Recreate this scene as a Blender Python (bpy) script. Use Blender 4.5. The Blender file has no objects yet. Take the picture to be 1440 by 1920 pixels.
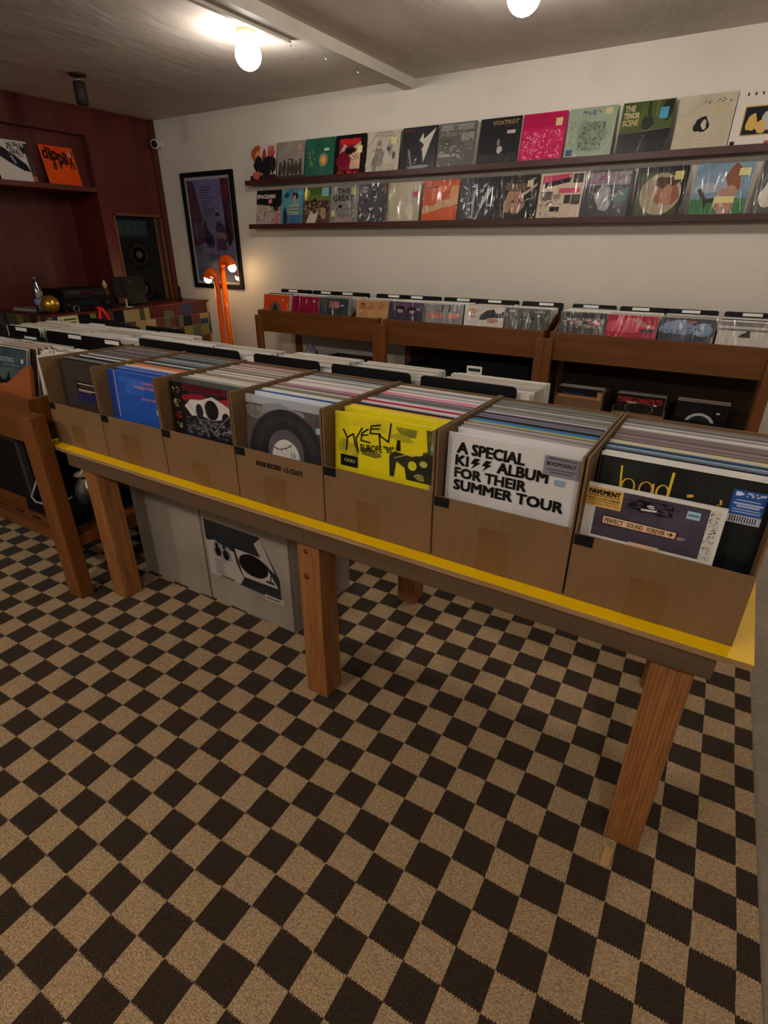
import bpy, math, random
from mathutils import Matrix, Vector
random.seed(7)
SC = bpy.context.scene
COL = SC.collection
PI = math.pi

# ------------------------------------------------------------------ materials
def lin(c):
    c = c / 255.0
    return c / 12.92 if c <= 0.04045 else ((c + 0.055) / 1.055) ** 2.4
def rgb(h):
    h = h.lstrip('#')
    return (lin(int(h[0:2], 16)), lin(int(h[2:4], 16)), lin(int(h[4:6], 16)), 1.0)
_mc = {}
def newmat(name):
    m = bpy.data.materials.new(name); m.use_nodes = True
    nt = m.node_tree
    for n in list(nt.nodes): nt.nodes.remove(n)
    out = nt.nodes.new('ShaderNodeOutputMaterial')
    b = nt.nodes.new('ShaderNodeBsdfPrincipled')
    nt.links.new(b.outputs[0], out.inputs[0])
    return m, nt, b, out
def N(nt, t, **kw):
    n = nt.nodes.new(t)
    for k, v in kw.items(): setattr(n, k, v)
    return n
def mth(nt, op, a, b=None, c=None):
    n = nt.nodes.new('ShaderNodeMath'); n.operation = op
    for i, v in enumerate((a, b, c)):
        if v is None: continue
        if isinstance(v, (int, float)): n.inputs[i].default_value = v
        else: nt.links.new(v, n.inputs[i])
    return n.outputs[0]
def mixc(nt, f, a, b, bt='MIX'):
    n = nt.nodes.new('ShaderNodeMix'); n.data_type = 'RGBA'; n.blend_type = bt
    for s, v in ((0, f), (6, a), (7, b)):
        if isinstance(v, (int, float)): n.inputs[s].default_value = v
        elif isinstance(v, tuple): n.inputs[s].default_value = v
        else: nt.links.new(v, n.inputs[s])
    return n.outputs[2]
def noise(nt, vec, scale, detail=3, rough=.55, dist=0):
    n = nt.nodes.new('ShaderNodeTexNoise')
    n.inputs['Scale'].default_value = scale; n.inputs['Detail'].default_value = detail
    n.inputs['Roughness'].default_value = rough; n.inputs['Distortion'].default_value = dist
    if vec is not None: nt.links.new(vec, n.inputs['Vector'])
    return n.outputs[0]
def coords(nt, scale=(1, 1, 1), rot=(0, 0, 0), kind='Object'):
    tc = nt.nodes.new('ShaderNodeTexCoord'); mp = nt.nodes.new('ShaderNodeMapping')
    mp.inputs['Scale'].default_value = scale; mp.inputs['Rotation'].default_value = rot
    nt.links.new(tc.outputs[kind], mp.inputs['Vector'])
    return mp.outputs[0]
def ramp(nt, f, stops):
    r = nt.nodes.new('ShaderNodeValToRGB'); e = r.color_ramp.elements
    while len(e) < len(stops): e.new(.5)
    for i, (p, c) in enumerate(stops): e[i].position = p; e[i].color = c if isinstance(c, tuple) else rgb(c)
    nt.links.new(f, r.inputs[0]); return r.outputs[0]
def bump(nt, b, h, strength=.3, dist=.01):
    n = nt.nodes.new('ShaderNodeBump'); n.inputs['Strength'].default_value = strength
    n.inputs['Distance'].default_value = dist
    nt.links.new(h, n.inputs['Height']); nt.links.new(n.outputs[0], b.inputs['Normal'])
def flat(spec, rough=.5, metal=0):
    """colour '#rrggbb' or mottled '#a~#b' with optional '~scale'"""
    key = (spec, rough, metal)
    if key in _mc: return _mc[key]
    m, nt, b, o = newmat('paint ' + spec.replace('#', ''))
    p = spec.split('~')
    if len(p) == 1:
        f = noise(nt, coords(nt), 9, 3)
        c = rgb(p[0]); d = tuple(x * .86 for x in c[:3]) + (1,)
        nt.links.new(mixc(nt, f, c, d), b.inputs['Base Color'])
    else:
        sc = float(p[2]) if len(p) > 2 else 14
        f = noise(nt, coords(nt), sc, 5, .62, .4)
        nt.links.new(ramp(nt, f, [(.38, p[0]), (.62, p[1])]), b.inputs['Base Color'])
    b.inputs['Roughness'].default_value = rough; b.inputs['Metallic'].default_value = metal
    b.inputs['Specular IOR Level'].default_value = .2 if rough >= .5 else .18 if rough >= .38 else .4
    _mc[key] = m; return m
def woodmat(name, c1, c2, axis='x', rough=.45, fine=60, coarse=4, spec=.4, bmp=.15):
    if name in _mc: return _mc[name]
    m, nt, b, o = newmat(name)
    st = {'x': (.06, 1, 1), 'y': (1, .06, 1), 'z': (1, 1, .06)}[axis]
    v = coords(nt, st)
    f1 = noise(nt, v, coarse * 4, 4, .6, .6); f2 = noise(nt, v, fine, 3, .6)
    f = mth(nt, 'ADD', mth(nt, 'MULTIPLY', f1, .65), mth(nt, 'MULTIPLY', f2, .35))
    nt.links.new(ramp(nt, f, [(.36, c1), (.64, c2)]), b.inputs['Base Color'])
    b.inputs['Roughness'].default_value = rough; b.inputs['Specular IOR Level'].default_value = spec
    bump(nt, b, f2, bmp, .002)
    _mc[name] = m; return m
def growthwood(name, c1, c2, c3):
    """construction lumber with growth lines and knots, grain along z"""
    if name in _mc: return _mc[name]
    m, nt, b, o = newmat(name)
    v = coords(nt, (1, 1, .09))
    w = nt.nodes.new('ShaderNodeTexWave'); w.wave_type = 'BANDS'; w.bands_direction = 'X'
    w.inputs['Scale'].default_value = 34; w.inputs['Distortion'].default_value = 5; w.inputs['Detail'].default_value = 2
    w.inputs['Detail Scale'].default_value = .8
    nt.links.new(v, w.inputs['Vector'])
    f2 = noise(nt, v, 70, 3)
    f = mth(nt, 'ADD', mth(nt, 'MULTIPLY', w.outputs['Fac'], .2), mth(nt, 'MULTIPLY', f2, .8))
    c = ramp(nt, f, [(.32, c1), (.5, c2), (.68, c3)])
    vo = nt.nodes.new('ShaderNodeTexVoronoi'); vo.inputs['Scale'].default_value = 4.2
    nt.links.new(coords(nt, (1, 1, .8)), vo.inputs['Vector'])
    k = ramp(nt, vo.outputs['Distance'], [(.05, (1, 1, 1, 1)), (.085, (0, 0, 0, 1))])
    nt.links.new(mixc(nt, k, c, rgb('#4a2410')), b.inputs['Base Color'])
    b.inputs['Roughness'].default_value = .6
    bump(nt, b, f, .15, .002)
    _mc[name] = m; return m

M = {}
M['rack'] = woodmat('stained rack wood', '#55300f', '#6a3f18', 'x', .42)
M['rack_z'] = woodmat('stained rack post', '#5c3412', '#75461c', 'z', .42)
M['panel'] = woodmat('mahogany panelling', '#43130e', '#591d14', 'z', .42, 50, 2.2)
M['panel_trim'] = woodmat('mahogany trim', '#3c170d', '#4f2114', 'z', .38)
M['panel_y'] = woodmat('mahogany shelf', '#4c1813', '#5f231a', 'y', .38)
M['edge_wood'] = woodmat('orange edge wood', '#5c3414', '#70441e', 'z', .45)
M['shelf'] = woodmat('dark walnut shelf', '#2e120f', '#42201a', 'x', .45)
M['lumber'] = growthwood('fir lumber', '#704420', '#845428', '#966434')
M['apron'] = woodmat('pale apron board', '#4a3724', '#5c4630', 'x', .65)
M['ply'] = woodmat('plywood edge', '#7d5f3a', '#a5845a', 'x', .6, 90, 9)
M['plyside'] = woodmat('plywood sheet', '#b58e5c', '#c9a574', 'x', .55)
M['black'] = flat('#08080a', .55); M['blackm'] = flat('#0c0c0e', .7)
M['white'] = flat('#d8d4cb', .55)

def mat_rug():
    m, nt, b, o = newmat('checkered rug weave')
    v = coords(nt)
    s = nt.nodes.new('ShaderNodeSeparateXYZ'); nt.links.new(v, s.inputs[0])
    wx = mth(nt, 'MULTIPLY', mth(nt, 'SUBTRACT', noise(nt, v, 1.6, 1), .5), .022)
    wy = mth(nt, 'MULTIPLY', mth(nt, 'SUBTRACT', noise(nt, coords(nt, (1, 1, 1), (0, 0, 1)), 2.1, 2), .5), .03)
    teeth = mth(nt, 'MULTIPLY', mth(nt, 'PINGPONG', s.outputs[0], .0035), 1.1)
    jit = mth(nt, 'MULTIPLY', mth(nt, 'SUBTRACT', noise(nt, v, 160, 2), .5), .006)
    x = mth(nt, 'ADD', s.outputs[0], mth(nt, 'ADD', wx, mth(nt, 'MULTIPLY', jit, .35)))
    y = mth(nt, 'ADD', mth(nt, 'ADD', s.outputs[1], wy), mth(nt, 'ADD', teeth, jit))
    i = mth(nt, 'FLOOR', mth(nt, 'DIVIDE', x, RUG_A)); j = mth(nt, 'FLOOR', mth(nt, 'DIVIDE', y, RUG_B))
    par = mth(nt, 'FLOORED_MODULO', mth(nt, 'ADD', i, j), 2)      # 0 / 1
    f1 = noise(nt, coords(nt, (1, 2.6, 1)), 150, 3, .6); f2 = noise(nt, coords(nt), 5, 3)
    tan = ramp(nt, f1, [(.30, '#6a5137'), (.48, '#9c8160'), (.70, '#c6ad88')])
    tan = mixc(nt, mth(nt, 'MULTIPLY', f2, .35), tan, rgb('#8d7a5e'))
    drk = ramp(nt, f1, [(.35, '#271d13'), (.65, '#3d3125')])
    nt.links.new(mixc(nt, par, drk, tan), b.inputs['Base Color'])
    b.inputs['Roughness'].default_value = .95; b.inputs['Specular IOR Level'].default_value = .12
    b.inputs['Sheen Weight'].default_value = .05
    w = nt.nodes.new('ShaderNodeTexVoronoi'); w.inputs['Scale'].default_value = 260
    nt.links.new(coords(nt, (1, 1.5, 1)), w.inputs['Vector'])
    bump(nt, b, mth(nt, 'ADD', w.outputs['Distance'], f1), .5, .003)
    return m
def mat_concrete():
    m, nt, b, o = newmat('worn concrete')
    v = coords(nt)
    f = mth(nt, 'ADD', mth(nt, 'MULTIPLY', noise(nt, v, 1.8, 5, .6), .6), mth(nt, 'MULTIPLY', noise(nt, v, 45, 4), .4))
    nt.links.new(ramp(nt, f, [(.35, '#6d6250'), (.55, '#85796a'), (.7, '#9a8d76')]), b.inputs['Base Color'])
    b.inputs['Roughness'].default_value = .7; bump(nt, b, f, .2, .01)
    return m
def mat_wall():
    m, nt, b, o = newmat('cream painted plaster')
    v = coords(nt)
    f = mth(nt, 'ADD', mth(nt, 'MULTIPLY', noise(nt, v, .8, 3), .7), mth(nt, 'MULTIPLY', noise(nt, v, 60, 3), .3))
    nt.links.new(ramp(nt, f, [(.35, '#c2bbae'), (.65, '#ccc5b9')]), b.inputs['Base Color'])
    b.inputs['Roughness'].default_value = .55
    bump(nt, b, noise(nt, v, 38, 4, .6), .25, .006)
    return m
def mat_ceiling():
    m, nt, b, o = newmat('patchy grey ceiling paint')
    v = coords(nt, (1, .35, 1))
    f = mth(nt, 'ADD', mth(nt, 'MULTIPLY', noise(nt, v, 2.2, 4, .6, .8), .7), mth(nt, 'MULTIPLY', noise(nt, v, 14, 3), .3))
    nt.links.new(ramp(nt, f, [(.3, '#b3a89e'), (.7, '#cfc5ba')]), b.inputs['Base Color'])
    b.inputs['Roughness'].default_value = .62
    bump(nt, b, f, .5, .03)
    return m
def mat_emit(name, hexc, strength):
    m, nt, b, o = newmat(name)
    b.inputs['Base Color'].default_value = rgb(hexc)
    b.inputs['Emission Color'].default_value = rgb(hexc); b.inputs['Emission Strength'].default_value = strength
    return m
def mat_film():
    """clear polythene outer sleeve with creases"""
    m = bpy.data.materials.new('clear polythene film'); m.use_nodes = True
    nt = m.node_tree
    for n in list(nt.nodes): nt.nodes.remove(n)
    out = nt.nodes.new('ShaderNodeOutputMaterial'); mx = nt.nodes.new('ShaderNodeMixShader')
    tr = nt.nodes.new('ShaderNodeBsdfTransparent'); gl = nt.nodes.new('ShaderNodeBsdfGlossy')
    tr.inputs[0].default_value = (.95, .95, .95, 1)
    gl.inputs['Roughness'].default_value = .11; gl.inputs[0].default_value = (1, 1, 1, 1)
    oi = nt.nodes.new('ShaderNodeObjectInfo')
    tc = nt.nodes.new('ShaderNodeTexCoord')
    vr = nt.nodes.new('ShaderNodeVectorMath'); vr.operation = 'ADD'
    cmb = nt.nodes.new('ShaderNodeCombineXYZ')
    nt.links.new(mth(nt, 'MULTIPLY', oi.outputs['Random'], 37), cmb.inputs[0]); nt.links.new(mth(nt, 'MULTIPLY', oi.outputs['Random'], 91), cmb.inputs[1])
    mp = nt.nodes.new('ShaderNodeMapping'); mp.inputs['Scale'].default_value = (1, 1, .16); mp.inputs['Rotation'].default_value = (0, .3, 0)
    nt.links.new(tc.outputs['Object'], mp.inputs[0])
    nt.links.new(mp.outputs[0], vr.inputs[0]); nt.links.new(cmb.outputs[0], vr.inputs[1])
    n1 = mth(nt, 'ABSOLUTE', mth(nt, 'SUBTRACT', noise(nt, vr.outputs[0], 10, 1, .5, 1.2), .5))
    n2 = mth(nt, 'ABSOLUTE', mth(nt, 'SUBTRACT', noise(nt, vr.outputs[0], 30, 1, .5, 1), .5))
    f = mth(nt, 'ADD', mth(nt, 'POWER', n1, .6), mth(nt, 'MULTIPLY', n2, .07))
    bp = nt.nodes.new('ShaderNodeBump'); bp.inputs['Strength'].default_value = .9; bp.inputs['Distance'].default_value = .03
    nt.links.new(f, bp.inputs['Height']); nt.links.new(bp.outputs[0], gl.inputs['Normal'])
    lw = nt.nodes.new('ShaderNodeLayerWeight'); lw.inputs[0].default_value = .25
    nt.links.new(bp.outputs[0], lw.inputs['Normal'])
    fac = mth(nt, 'ADD', mth(nt, 'MULTIPLY', lw.outputs['Fresnel'], .08), .012)
    nt.links.new(fac, mx.inputs[0]); nt.links.new(tr.outputs[0], mx.inputs[1]); nt.links.new(gl.outputs[0], mx.inputs[2])
    nt.links.new(mx.outputs[0], out.inputs[0])
    return m
def mat_glass(name, tint, fac=.12, rough=.05):
    m = bpy.data.materials.new(name); m.use_nodes = True
    nt = m.node_tree
    for n in list(nt.nodes): nt.nodes.remove(n)
    out = nt.nodes.new('ShaderNodeOutputMaterial'); mx = nt.nodes.new('ShaderNodeMixShader')
    tr = nt.nodes.new('ShaderNodeBsdfTransparent'); gl = nt.nodes.new('ShaderNodeBsdfGlossy')
    tr.inputs[0].default_value = rgb(tint); gl.inputs['Roughness'].default_value = rough
    lw = nt.nodes.new('ShaderNodeLayerWeight'); lw.inputs[0].default_value = .3
    nt.links.new(mth(nt, 'ADD', mth(nt, 'MULTIPLY', lw.outputs['Fresnel'], .6), fac), mx.inputs[0])
    nt.links.new(tr.outputs[0], mx.inputs[1]); nt.links.new(gl.outputs[0], mx.inputs[2]); nt.links.new(mx.outputs[0], out.inputs[0])
    return m
def mat_card():
    m, nt, b, o = newmat('brown corrugated cardboard')
    v = coords(nt)
    f = mth(nt, 'ADD', mth(nt, 'MULTIPLY', noise(nt, v, 6, 4), .6), mth(nt, 'MULTIPLY', noise(nt, coords(nt, (1, 1, .1)), 120, 2), .4))
    nt.links.new(ramp(nt, f, [(.3, '#664a2a'), (.7, '#755634')]), b.inputs['Base Color'])
    b.inputs['Roughness'].default_value = .75; bump(nt, b, f, .1, .003)
    return m

# ------------------------------------------------------------------ mesh builder
class MB:
    def __init__(s): s.v = []; s.f = []; s.mi = []; s.sm = []
    def add(s, vs, fs, m=0, mat=None, smooth=False):
        o = len(s.v)
        for p in vs:
            p = Vector(p)
            if mat is not None: p = mat @ p
            s.v.append(tuple(p))
        for f in fs: s.f.append(tuple(i + o for i in f)); s.mi.append(m); s.sm.append(smooth)
        return s
    def box(s, x0, x1, y0, y1, z0, z1, m=0, mat=None):
        vs = [(x0, y0, z0), (x1, y0, z0), (x1, y1, z0), (x0, y1, z0), (x0, y0, z1), (x1, y0, z1), (x1, y1, z1), (x0, y1, z1)]
        return s.add(vs, [(0, 3, 2, 1), (4, 5, 6, 7), (0, 1, 5, 4), (1, 2, 6, 5), (2, 3, 7, 6), (3, 0, 4, 7)], m, mat)
    def quad(s, a, b, c, d, m=0): return s.add([a, b, c, d], [(0, 1, 2, 3)], m)
    def prism(s, poly, a0, a1, axis='x', m=0, mat=None):
        """poly: 2-D points of the other two axes, extruded a0..a1 along axis"""
        def P(a, p):
            return {'x': (a, p[0], p[1]), 'y': (p[0], a, p[1]), 'z': (p[0], p[1], a)}[axis]
        n = len(poly); vs = [P(a0, p) for p in poly] + [P(a1, p) for p in poly]
        fs = [tuple(range(n)), tuple(range(2 * n - 1, n - 1, -1))] + [(i, (i + 1) % n, n + (i + 1) % n, n + i) for i in range(n)]
        return s.add(vs, fs, m, mat)
    def lathe(s, prof, n=24, m=0, mat=None, smooth=True):
        vs = []; fs = []
        for r, z in prof:
            for k in range(n):
                a = 2 * PI * k / n; vs.append((r * math.cos(a), r * math.sin(a), z))
        for i in range(len(prof) - 1):
            for k in range(n):
                fs.append((i * n + k, i * n + (k + 1) % n, (i + 1) * n + (k + 1) % n, (i + 1) * n + k))
        fs.append(tuple(range(n - 1, -1, -1))); fs.append(tuple((len(prof) - 1) * n + k for k in range(n)))
        return s.add(vs, fs, m, mat, smooth)
    def tube(s, pts, r, n=10, m=0, smooth=True):
        pts = [Vector(p) for p in pts]; vs = []; fs = []
        up = Vector((0, 0, 1)); prev = None
        for i, p in enumerate(pts):
            t = (pts[min(i + 1, len(pts) - 1)] - pts[max(i - 1, 0)]).normalized()
            if prev is None:
                a = t.cross(up if abs(t.z) < .95 else Vector((1, 0, 0))).normalized()
            else:
                a = (prev - t * prev.dot(t)).normalized()
            prev = a; b = t.cross(a)
            rr = r[i] if isinstance(r, (list, tuple)) else r
            for k in range(n):
                w = 2 * PI * k / n; vs.append(p + a * math.cos(w) * rr + b * math.sin(w) * rr)
        for i in range(len(pts) - 1):
            for k in range(n): fs.append((i * n + k, i * n + (k + 1) % n, (i + 1) * n + (k + 1) % n, (i + 1) * n + k))
        fs.append(tuple(range(n - 1, -1, -1))); fs.append(tuple((len(pts) - 1) * n + k for k in range(n)))
        return s.add(vs, fs, m, None, smooth)
    def mesh(s, name, mats):
        me = bpy.data.meshes.new(name); me.from_pydata(s.v, [], s.f)
        for m in mats: me.materials.append(m)
        me.polygons.foreach_set('material_index', s.mi); me.polygons.foreach_set('use_smooth', s.sm)
        me.update(); return me
    def build(s, name, mats, parent=None, loc=(0, 0, 0), rot=(0, 0, 0), bevel=0):
        if not isinstance(mats, (list, tuple)): mats = [mats]
        o = bpy.data.objects.new(name, s.mesh(name, mats)); COL.objects.link(o)
        o.location = loc; o.rotation_euler = rot
        if parent: o.parent = parent
        if bevel:
            b = o.modifiers.new('bevel', 'BEVEL'); b.width = bevel; b.segments = 2; b.limit_method = 'ANGLE'
        return o
def box(name, x0, x1, y0, y1, z0, z1, mat, parent=None, bevel=0, loc=(0, 0, 0), rot=(0, 0, 0)):
    return MB().box(x0, x1, y0, y1, z0, z1).build(name, mat, parent, loc, rot, bevel)
def thing(name, label, cat, loc=(0, 0, 0), rot=(0, 0, 0), group=None):
    o = bpy.data.objects.new(name, None); COL.objects.link(o)
    o.empty_display_size = .05; o.location = loc; o.rotation_euler = rot
    return tag(o, label, cat, group)
def tag(o, label, cat, group=None, kind=None):
    o['label'] = label; o['category'] = cat
    if group: o['group'] = group
    if kind: o['kind'] = kind
    return o
def struct(o): o['kind'] = 'structure'; return o
def link_mesh(name, me, parent=None, loc=(0, 0, 0), rot=(0, 0, 0)):
    o = bpy.data.objects.new(name, me); COL.objects.link(o); o.location = loc; o.rotation_euler = rot
    if parent: o.parent = parent
    return o

# ------------------------------------------------------------------ lettering and cover art
_tc = {}
def text_polys(s, bold):
    k = (s, bold)
    if k in _tc: return _tc[k]
    cu = bpy.data.curves.new('t', 'FONT'); cu.body = s; cu.size = 1; cu.resolution_u = 2
    cu.offset = .022 * bold
    o = bpy.data.objects.new('t', cu); COL.objects.link(o)
    bpy.context.view_layer.update()
    dg = bpy.context.evaluated_depsgraph_get(); me = o.evaluated_get(dg).to_mesh()
    vs = [(v.co.x, v.co.y) for v in me.vertices]; fs = [tuple(p.vertices) for p in me.polygons]
    o.evaluated_get(dg).to_mesh_clear(); bpy.data.objects.remove(o); bpy.data.curves.remove(cu)
    x0 = min(v[0] for v in vs); x1 = max(v[0] for v in vs); y0 = min(v[1] for v in vs); y1 = max(v[1] for v in vs)
    _tc[k] = ([(v[0] - x0, v[1] - y0) for v in vs], fs, x1 - x0, y1 - y0)
    return _tc[k]
class Art:
    """flat artwork in the local XZ plane facing -Y; u right, v up, in units of w and h"""
    def __init__(s, w, h, y=-.0006, x0=None, z0=0, rough=.4):
        s.w = w; s.h = h; s.y = y; s.x0 = -w / 2 if x0 is None else x0; s.z0 = z0; s.b = MB(); s.mats = []; s.names = []; s.k = 0; s.rough = rough
    def mi(s, c):
        if c not in s.names: s.names.append(c); s.mats.append(flat(c, s.rough))
        return s.names.index(c)
    def put(s, pts, fs, c):
        y = s.y - s.k * 6e-5; s.k += 1
        s.b.add([(s.x0 + u * s.w, y, s.z0 + v * s.h) for u, v in pts], fs, s.mi(c))
    def draw(s, sp):
        t = sp[0]; a = s.w / s.h
        if t == 'r': _, u0, v0, u1, v1, c = sp; s.put([(u0, v0), (u1, v0), (u1, v1), (u0, v1)], [(0, 1, 2, 3)], c)
        elif t == 'p': s.put(sp[1], [tuple(range(len(sp[1])))], sp[2])
        elif t == 'e':
            _, cu, cv, ru, rv, c = sp
            s.put([(cu + ru * math.cos(2 * PI * i / 28), cv + rv * math.sin(2 * PI * i / 28)) for i in range(28)], [tuple(range(28))], c)
        elif t == 'b':
            _, cu, cv, ru, rv, c, sd = sp; R = random.Random(sd); n = 36; P_ = [R.uniform(0, 2 * PI) for _ in range(4)]; q = [1 + .13 * math.sin(2 * 2 * PI * i / n + P_[0]) + .10 * math.sin(3 * 2 * PI * i / n + P_[1]) + .06 * math.sin(5 * 2 * PI * i / n + P_[2]) + .035 * math.sin(9 * 2 * PI * i / n + P_[3]) for i in range(n)]
            s.put([(min(1, max(0, cu + ru * q[i] * math.cos(2 * PI * i / n))), min(1, max(0, cv + rv * q[i] * math.sin(2 * PI * i / n)))) for i in range(n)] + [(cu, cv)], [(i, (i + 1) % n, n) for i in range(n)], c)
        elif t == 'o':
            _, cu, cv, ru, rv, wd, c = sp; n = 40
            s.put([(cu + ru * math.cos(2 * PI * i / n), cv + rv * math.sin(2 * PI * i / n)) for i in range(n)] + [(cu + (ru - wd) * math.cos(2 * PI * i / n), cv + (rv - wd) * math.sin(2 * PI * i / n)) for i in range(n)],
                  [(i, (i + 1) % n, n + (i + 1) % n, n + i) for i in range(n)], c)
        elif t == 'l':
            _, pts, wd, c = sp; vs = []; fs = []
            for (x0, y0), (x1, y1) in zip(pts[:-1], pts[1:]):
                dx, dy = x1 - x0, (y1 - y0) / a; L = math.hypot(dx, dy) or 1e-6; nx, ny = -dy / L * wd / 2, dx / L * wd / 2 * a
                ex, ey = dx / L * wd * .4, dy / L * wd * .4 * a
                o = len(vs); vs += [(x0 - ex + nx, y0 - ey + ny), (x0 - ex - nx, y0 - ey - ny), (x1 + ex - nx, y1 + ey - ny), (x1 + ex + nx, y1 + ey + ny)]; fs.append((o, o + 1, o + 2, o + 3))
            s.put(vs, fs, c)
        elif t == 't':      # text, u, v(baseline), height, colour, width or 0, bold, rotation
            _, tx, u, v, hh, c, wd = sp[:7]; bold = sp[7] if len(sp) > 7 else 0; ro = sp[8] if len(sp) > 8 else 0
            fat = bold > 1.1; bold = 0 if fat else bold; vs, fs, W, H = text_polys(tx, bold); sy = hh / H; sx = wd / W if wd else sy / a
            cr, sr = math.cos(ro), math.sin(ro)
            q_ = .0055 * hh / .15; qv = .0075 * hh / .15
            for du, dv_ in (((-q_, -qv), (q_, -qv), (-q_, qv), (q_, qv), (0, 0)) if fat else ((0, 0),)):
                s.put([(u + du + (x * sx * cr - y * sy * sr / a), v + dv_ + (x * sx * sr * a + y * sy * cr)) for x, y in vs], fs, c)
        elif t == 'n':      # many small random dabs : region, count, size, colours, seed
            _, u0, v0, u1, v1, cnt, sz, cols, sd = sp; R = random.Random(sd)
            for c in cols:
                vs = []; fs = []
                for _ in range(cnt):
                    x = R.uniform(u0, u1); y = R.uniform(v0, v1); an = R.uniform(0, PI); l = sz * R.uniform(.5, 1.5); w = sz * R.uniform(.15, .5)
                    dx, dy = math.cos(an) * l, math.sin(an) * l; ex, ey = -math.sin(an) * w, math.cos(an) * w; o = len(vs)
                    vs += [(min(u1, max(u0, x + p)), min(v1, max(v0, y + q))) for p, q in ((dx, dy), (ex, ey), (-dx, -dy), (-ex, -ey))]; fs.append((o, o + 1, o + 2, o + 3))
                s.put(vs, fs, c)
    def build(s, name, parent): return s.b.build(name, s.mats, parent)
_rm = {}
LPW = .315
def record_mesh(front, edge, t=.004, w=LPW, h=LPW):
    k = (front, edge, t, w, h)
    if k in _rm: return _rm[k]
    b = MB()
    x = w / 2
    vs = [(-x, 0, 0), (x, 0, 0), (x, t, 0), (-x, t, 0), (-x, 0, h), (x, 0, h), (x, t, h), (-x, t, h)]
    b.add(vs, [(0, 1, 5, 4)], 0)
    b.add(vs, [(0, 3, 2, 1), (4, 5, 6, 7), (1, 2, 6, 5), (2, 3, 7, 6), (3, 0, 4, 7)], 1)
    _rm[k] = b.mesh('record', [flat(front, .4), flat(edge, .4)]); return _rm[k]
def film_mesh(w=.325, h=.322):
    k = ('film', w, h)
    if k not in _rm:
        b = MB(); y = -.0042; x = w / 2
        b.quad((-x, y, -.001), (x, y, -.001), (x, y, h), (-x, y, h))
        b.quad((x, y, -.001), (x, .005, -.001), (x, .005, h), (x, y, h))
        b.quad((-x, .005, -.001), (-x, y, -.001), (-x, y, h), (-x, .005, h))
        _rm[k] = b.mesh('outer_sleeve', [FILM])
    return _rm[k]
def record(label, front, edge, loc, rot, group=None, art=None, film=True, w=LPW, h=LPW, t=.004, sticker=None, name='record', win=0):
    if art is None and not film and not sticker:
        o = link_mesh(name, record_mesh(front, edge, t, w, h), None, loc, rot); return tag(o, label, 'record', group)
    o = thing(name, label, 'record', loc, rot, group)
    link_mesh('sleeve', record_mesh(front, edge, t, w, h), o)
    if art:
        A = Art(w, h * (1 - win), z0=h * win)
        for sp in art: A.draw(sp)
        if art: A.build('cover_art', o)
    if sticker:
        A = Art(w, h * (1 - win), -.0034, z0=h * win)
        for u, v, du, dv, c in sticker: A.draw(('r', u, v, u + du, v + dv, c))
        A.build('price_sticker', o)
    if film: link_mesh('outer_sleeve', film_mesh(w + .01, h + .007), o)
    return o

# ------------------------------------------------------------------ constants
CAMH = 1.42
YW = 4.62; XL = -5.641; ZC = 2.58
RUG_A, RUG_B = .0905, .0861
TH = -.0106
FILM = mat_film(); CARD = mat_card(); CHROME = flat('#b8b8b8', .2, 1)
WALL = mat_wall(); CEIL = mat_ceiling(); CONC = mat_concrete(); RUGM = mat_rug()
YELLOW = flat('#f8c800', .42)

# ------------------------------------------------------------------ room shell
struct(MB().box(-7, 3, -3.2, 4.9, -.1, 0).build('floor', CONC))
struct(MB().box(-7, 3, -3.2, 4.9, ZC, ZC + .1).build('ceiling', CEIL))
struct(MB().box(XL - .6, 3, YW, YW + .12, 0, ZC).build('wall_back', WALL))
struct(MB().box(2.6, 2.7, -3, YW, 0, ZC).build('wall_right', WALL))
struct(MB().box(XL, 3, -3.1, -3, 0, ZC).build('wall_front', WALL))
b = MB()
xb = XL - .6
b.box(xb, XL, -3, YW, 2.35, ZC)                       # band over the recess
b.box(xb, XL, 3.83, 3.96, 0, 2.35)
b.box(xb, XL, 3.96, 4.53, 1.70, 2.35); b.box(xb, XL, 3.96, 4.53, 0, .845)
b.box(xb, XL, 4.53, YW, 0, 2.35)
b.box(xb, -6.13, 3.96, 4.53, .845, 1.70)
b.box(xb, -6.12, 1.3, 3.83, 0, 1.88)                  # back of the deep recess
b.box(xb, -5.735, 1.3, 3.83, 1.88, 2.35)              # back of the shallow shelf bay
b.box(xb, XL, -3, 1.3, 0, 2.35)
struct(b.build('wall_left', M['panel']))
b = MB(); b.box(XL, XL + .02, 4.555, YW, .86, ZC); struct(b.build('trim_1', M['panel_trim']))
# frame of the opening for the speaker
b = MB()
b.box(XL - .02, XL + .008, 3.955, 3.975, .86, 1.705); b.box(XL - .02, XL + .008, 4.52, 4.54, .86, 1.705); b.box(XL - .02, XL + .008, 3.955, 4.54, 1.69, 1.71)
struct(b.build('trim_2', M['edge_wood']))
b = MB(); b.box(-5.70, -5.675, 4.475, 4.49, .86, 1.69); b.box(-5.75, -5.69, 4.49, 4.53, .86, 1.69, 1)
struct(b.build('trim_3', [M['edge_wood'], flat('#4a4038', .6)]))
# ceiling beam
b = MB(); b.box(-2.625, -2.53, -3, YW, 2.515, ZC); b.box(-2.655, -2.625, -3, 3.25, 2.50, 2.56)
struct(b.build('trim_4', flat('#cfc7ba', .6)))

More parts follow.
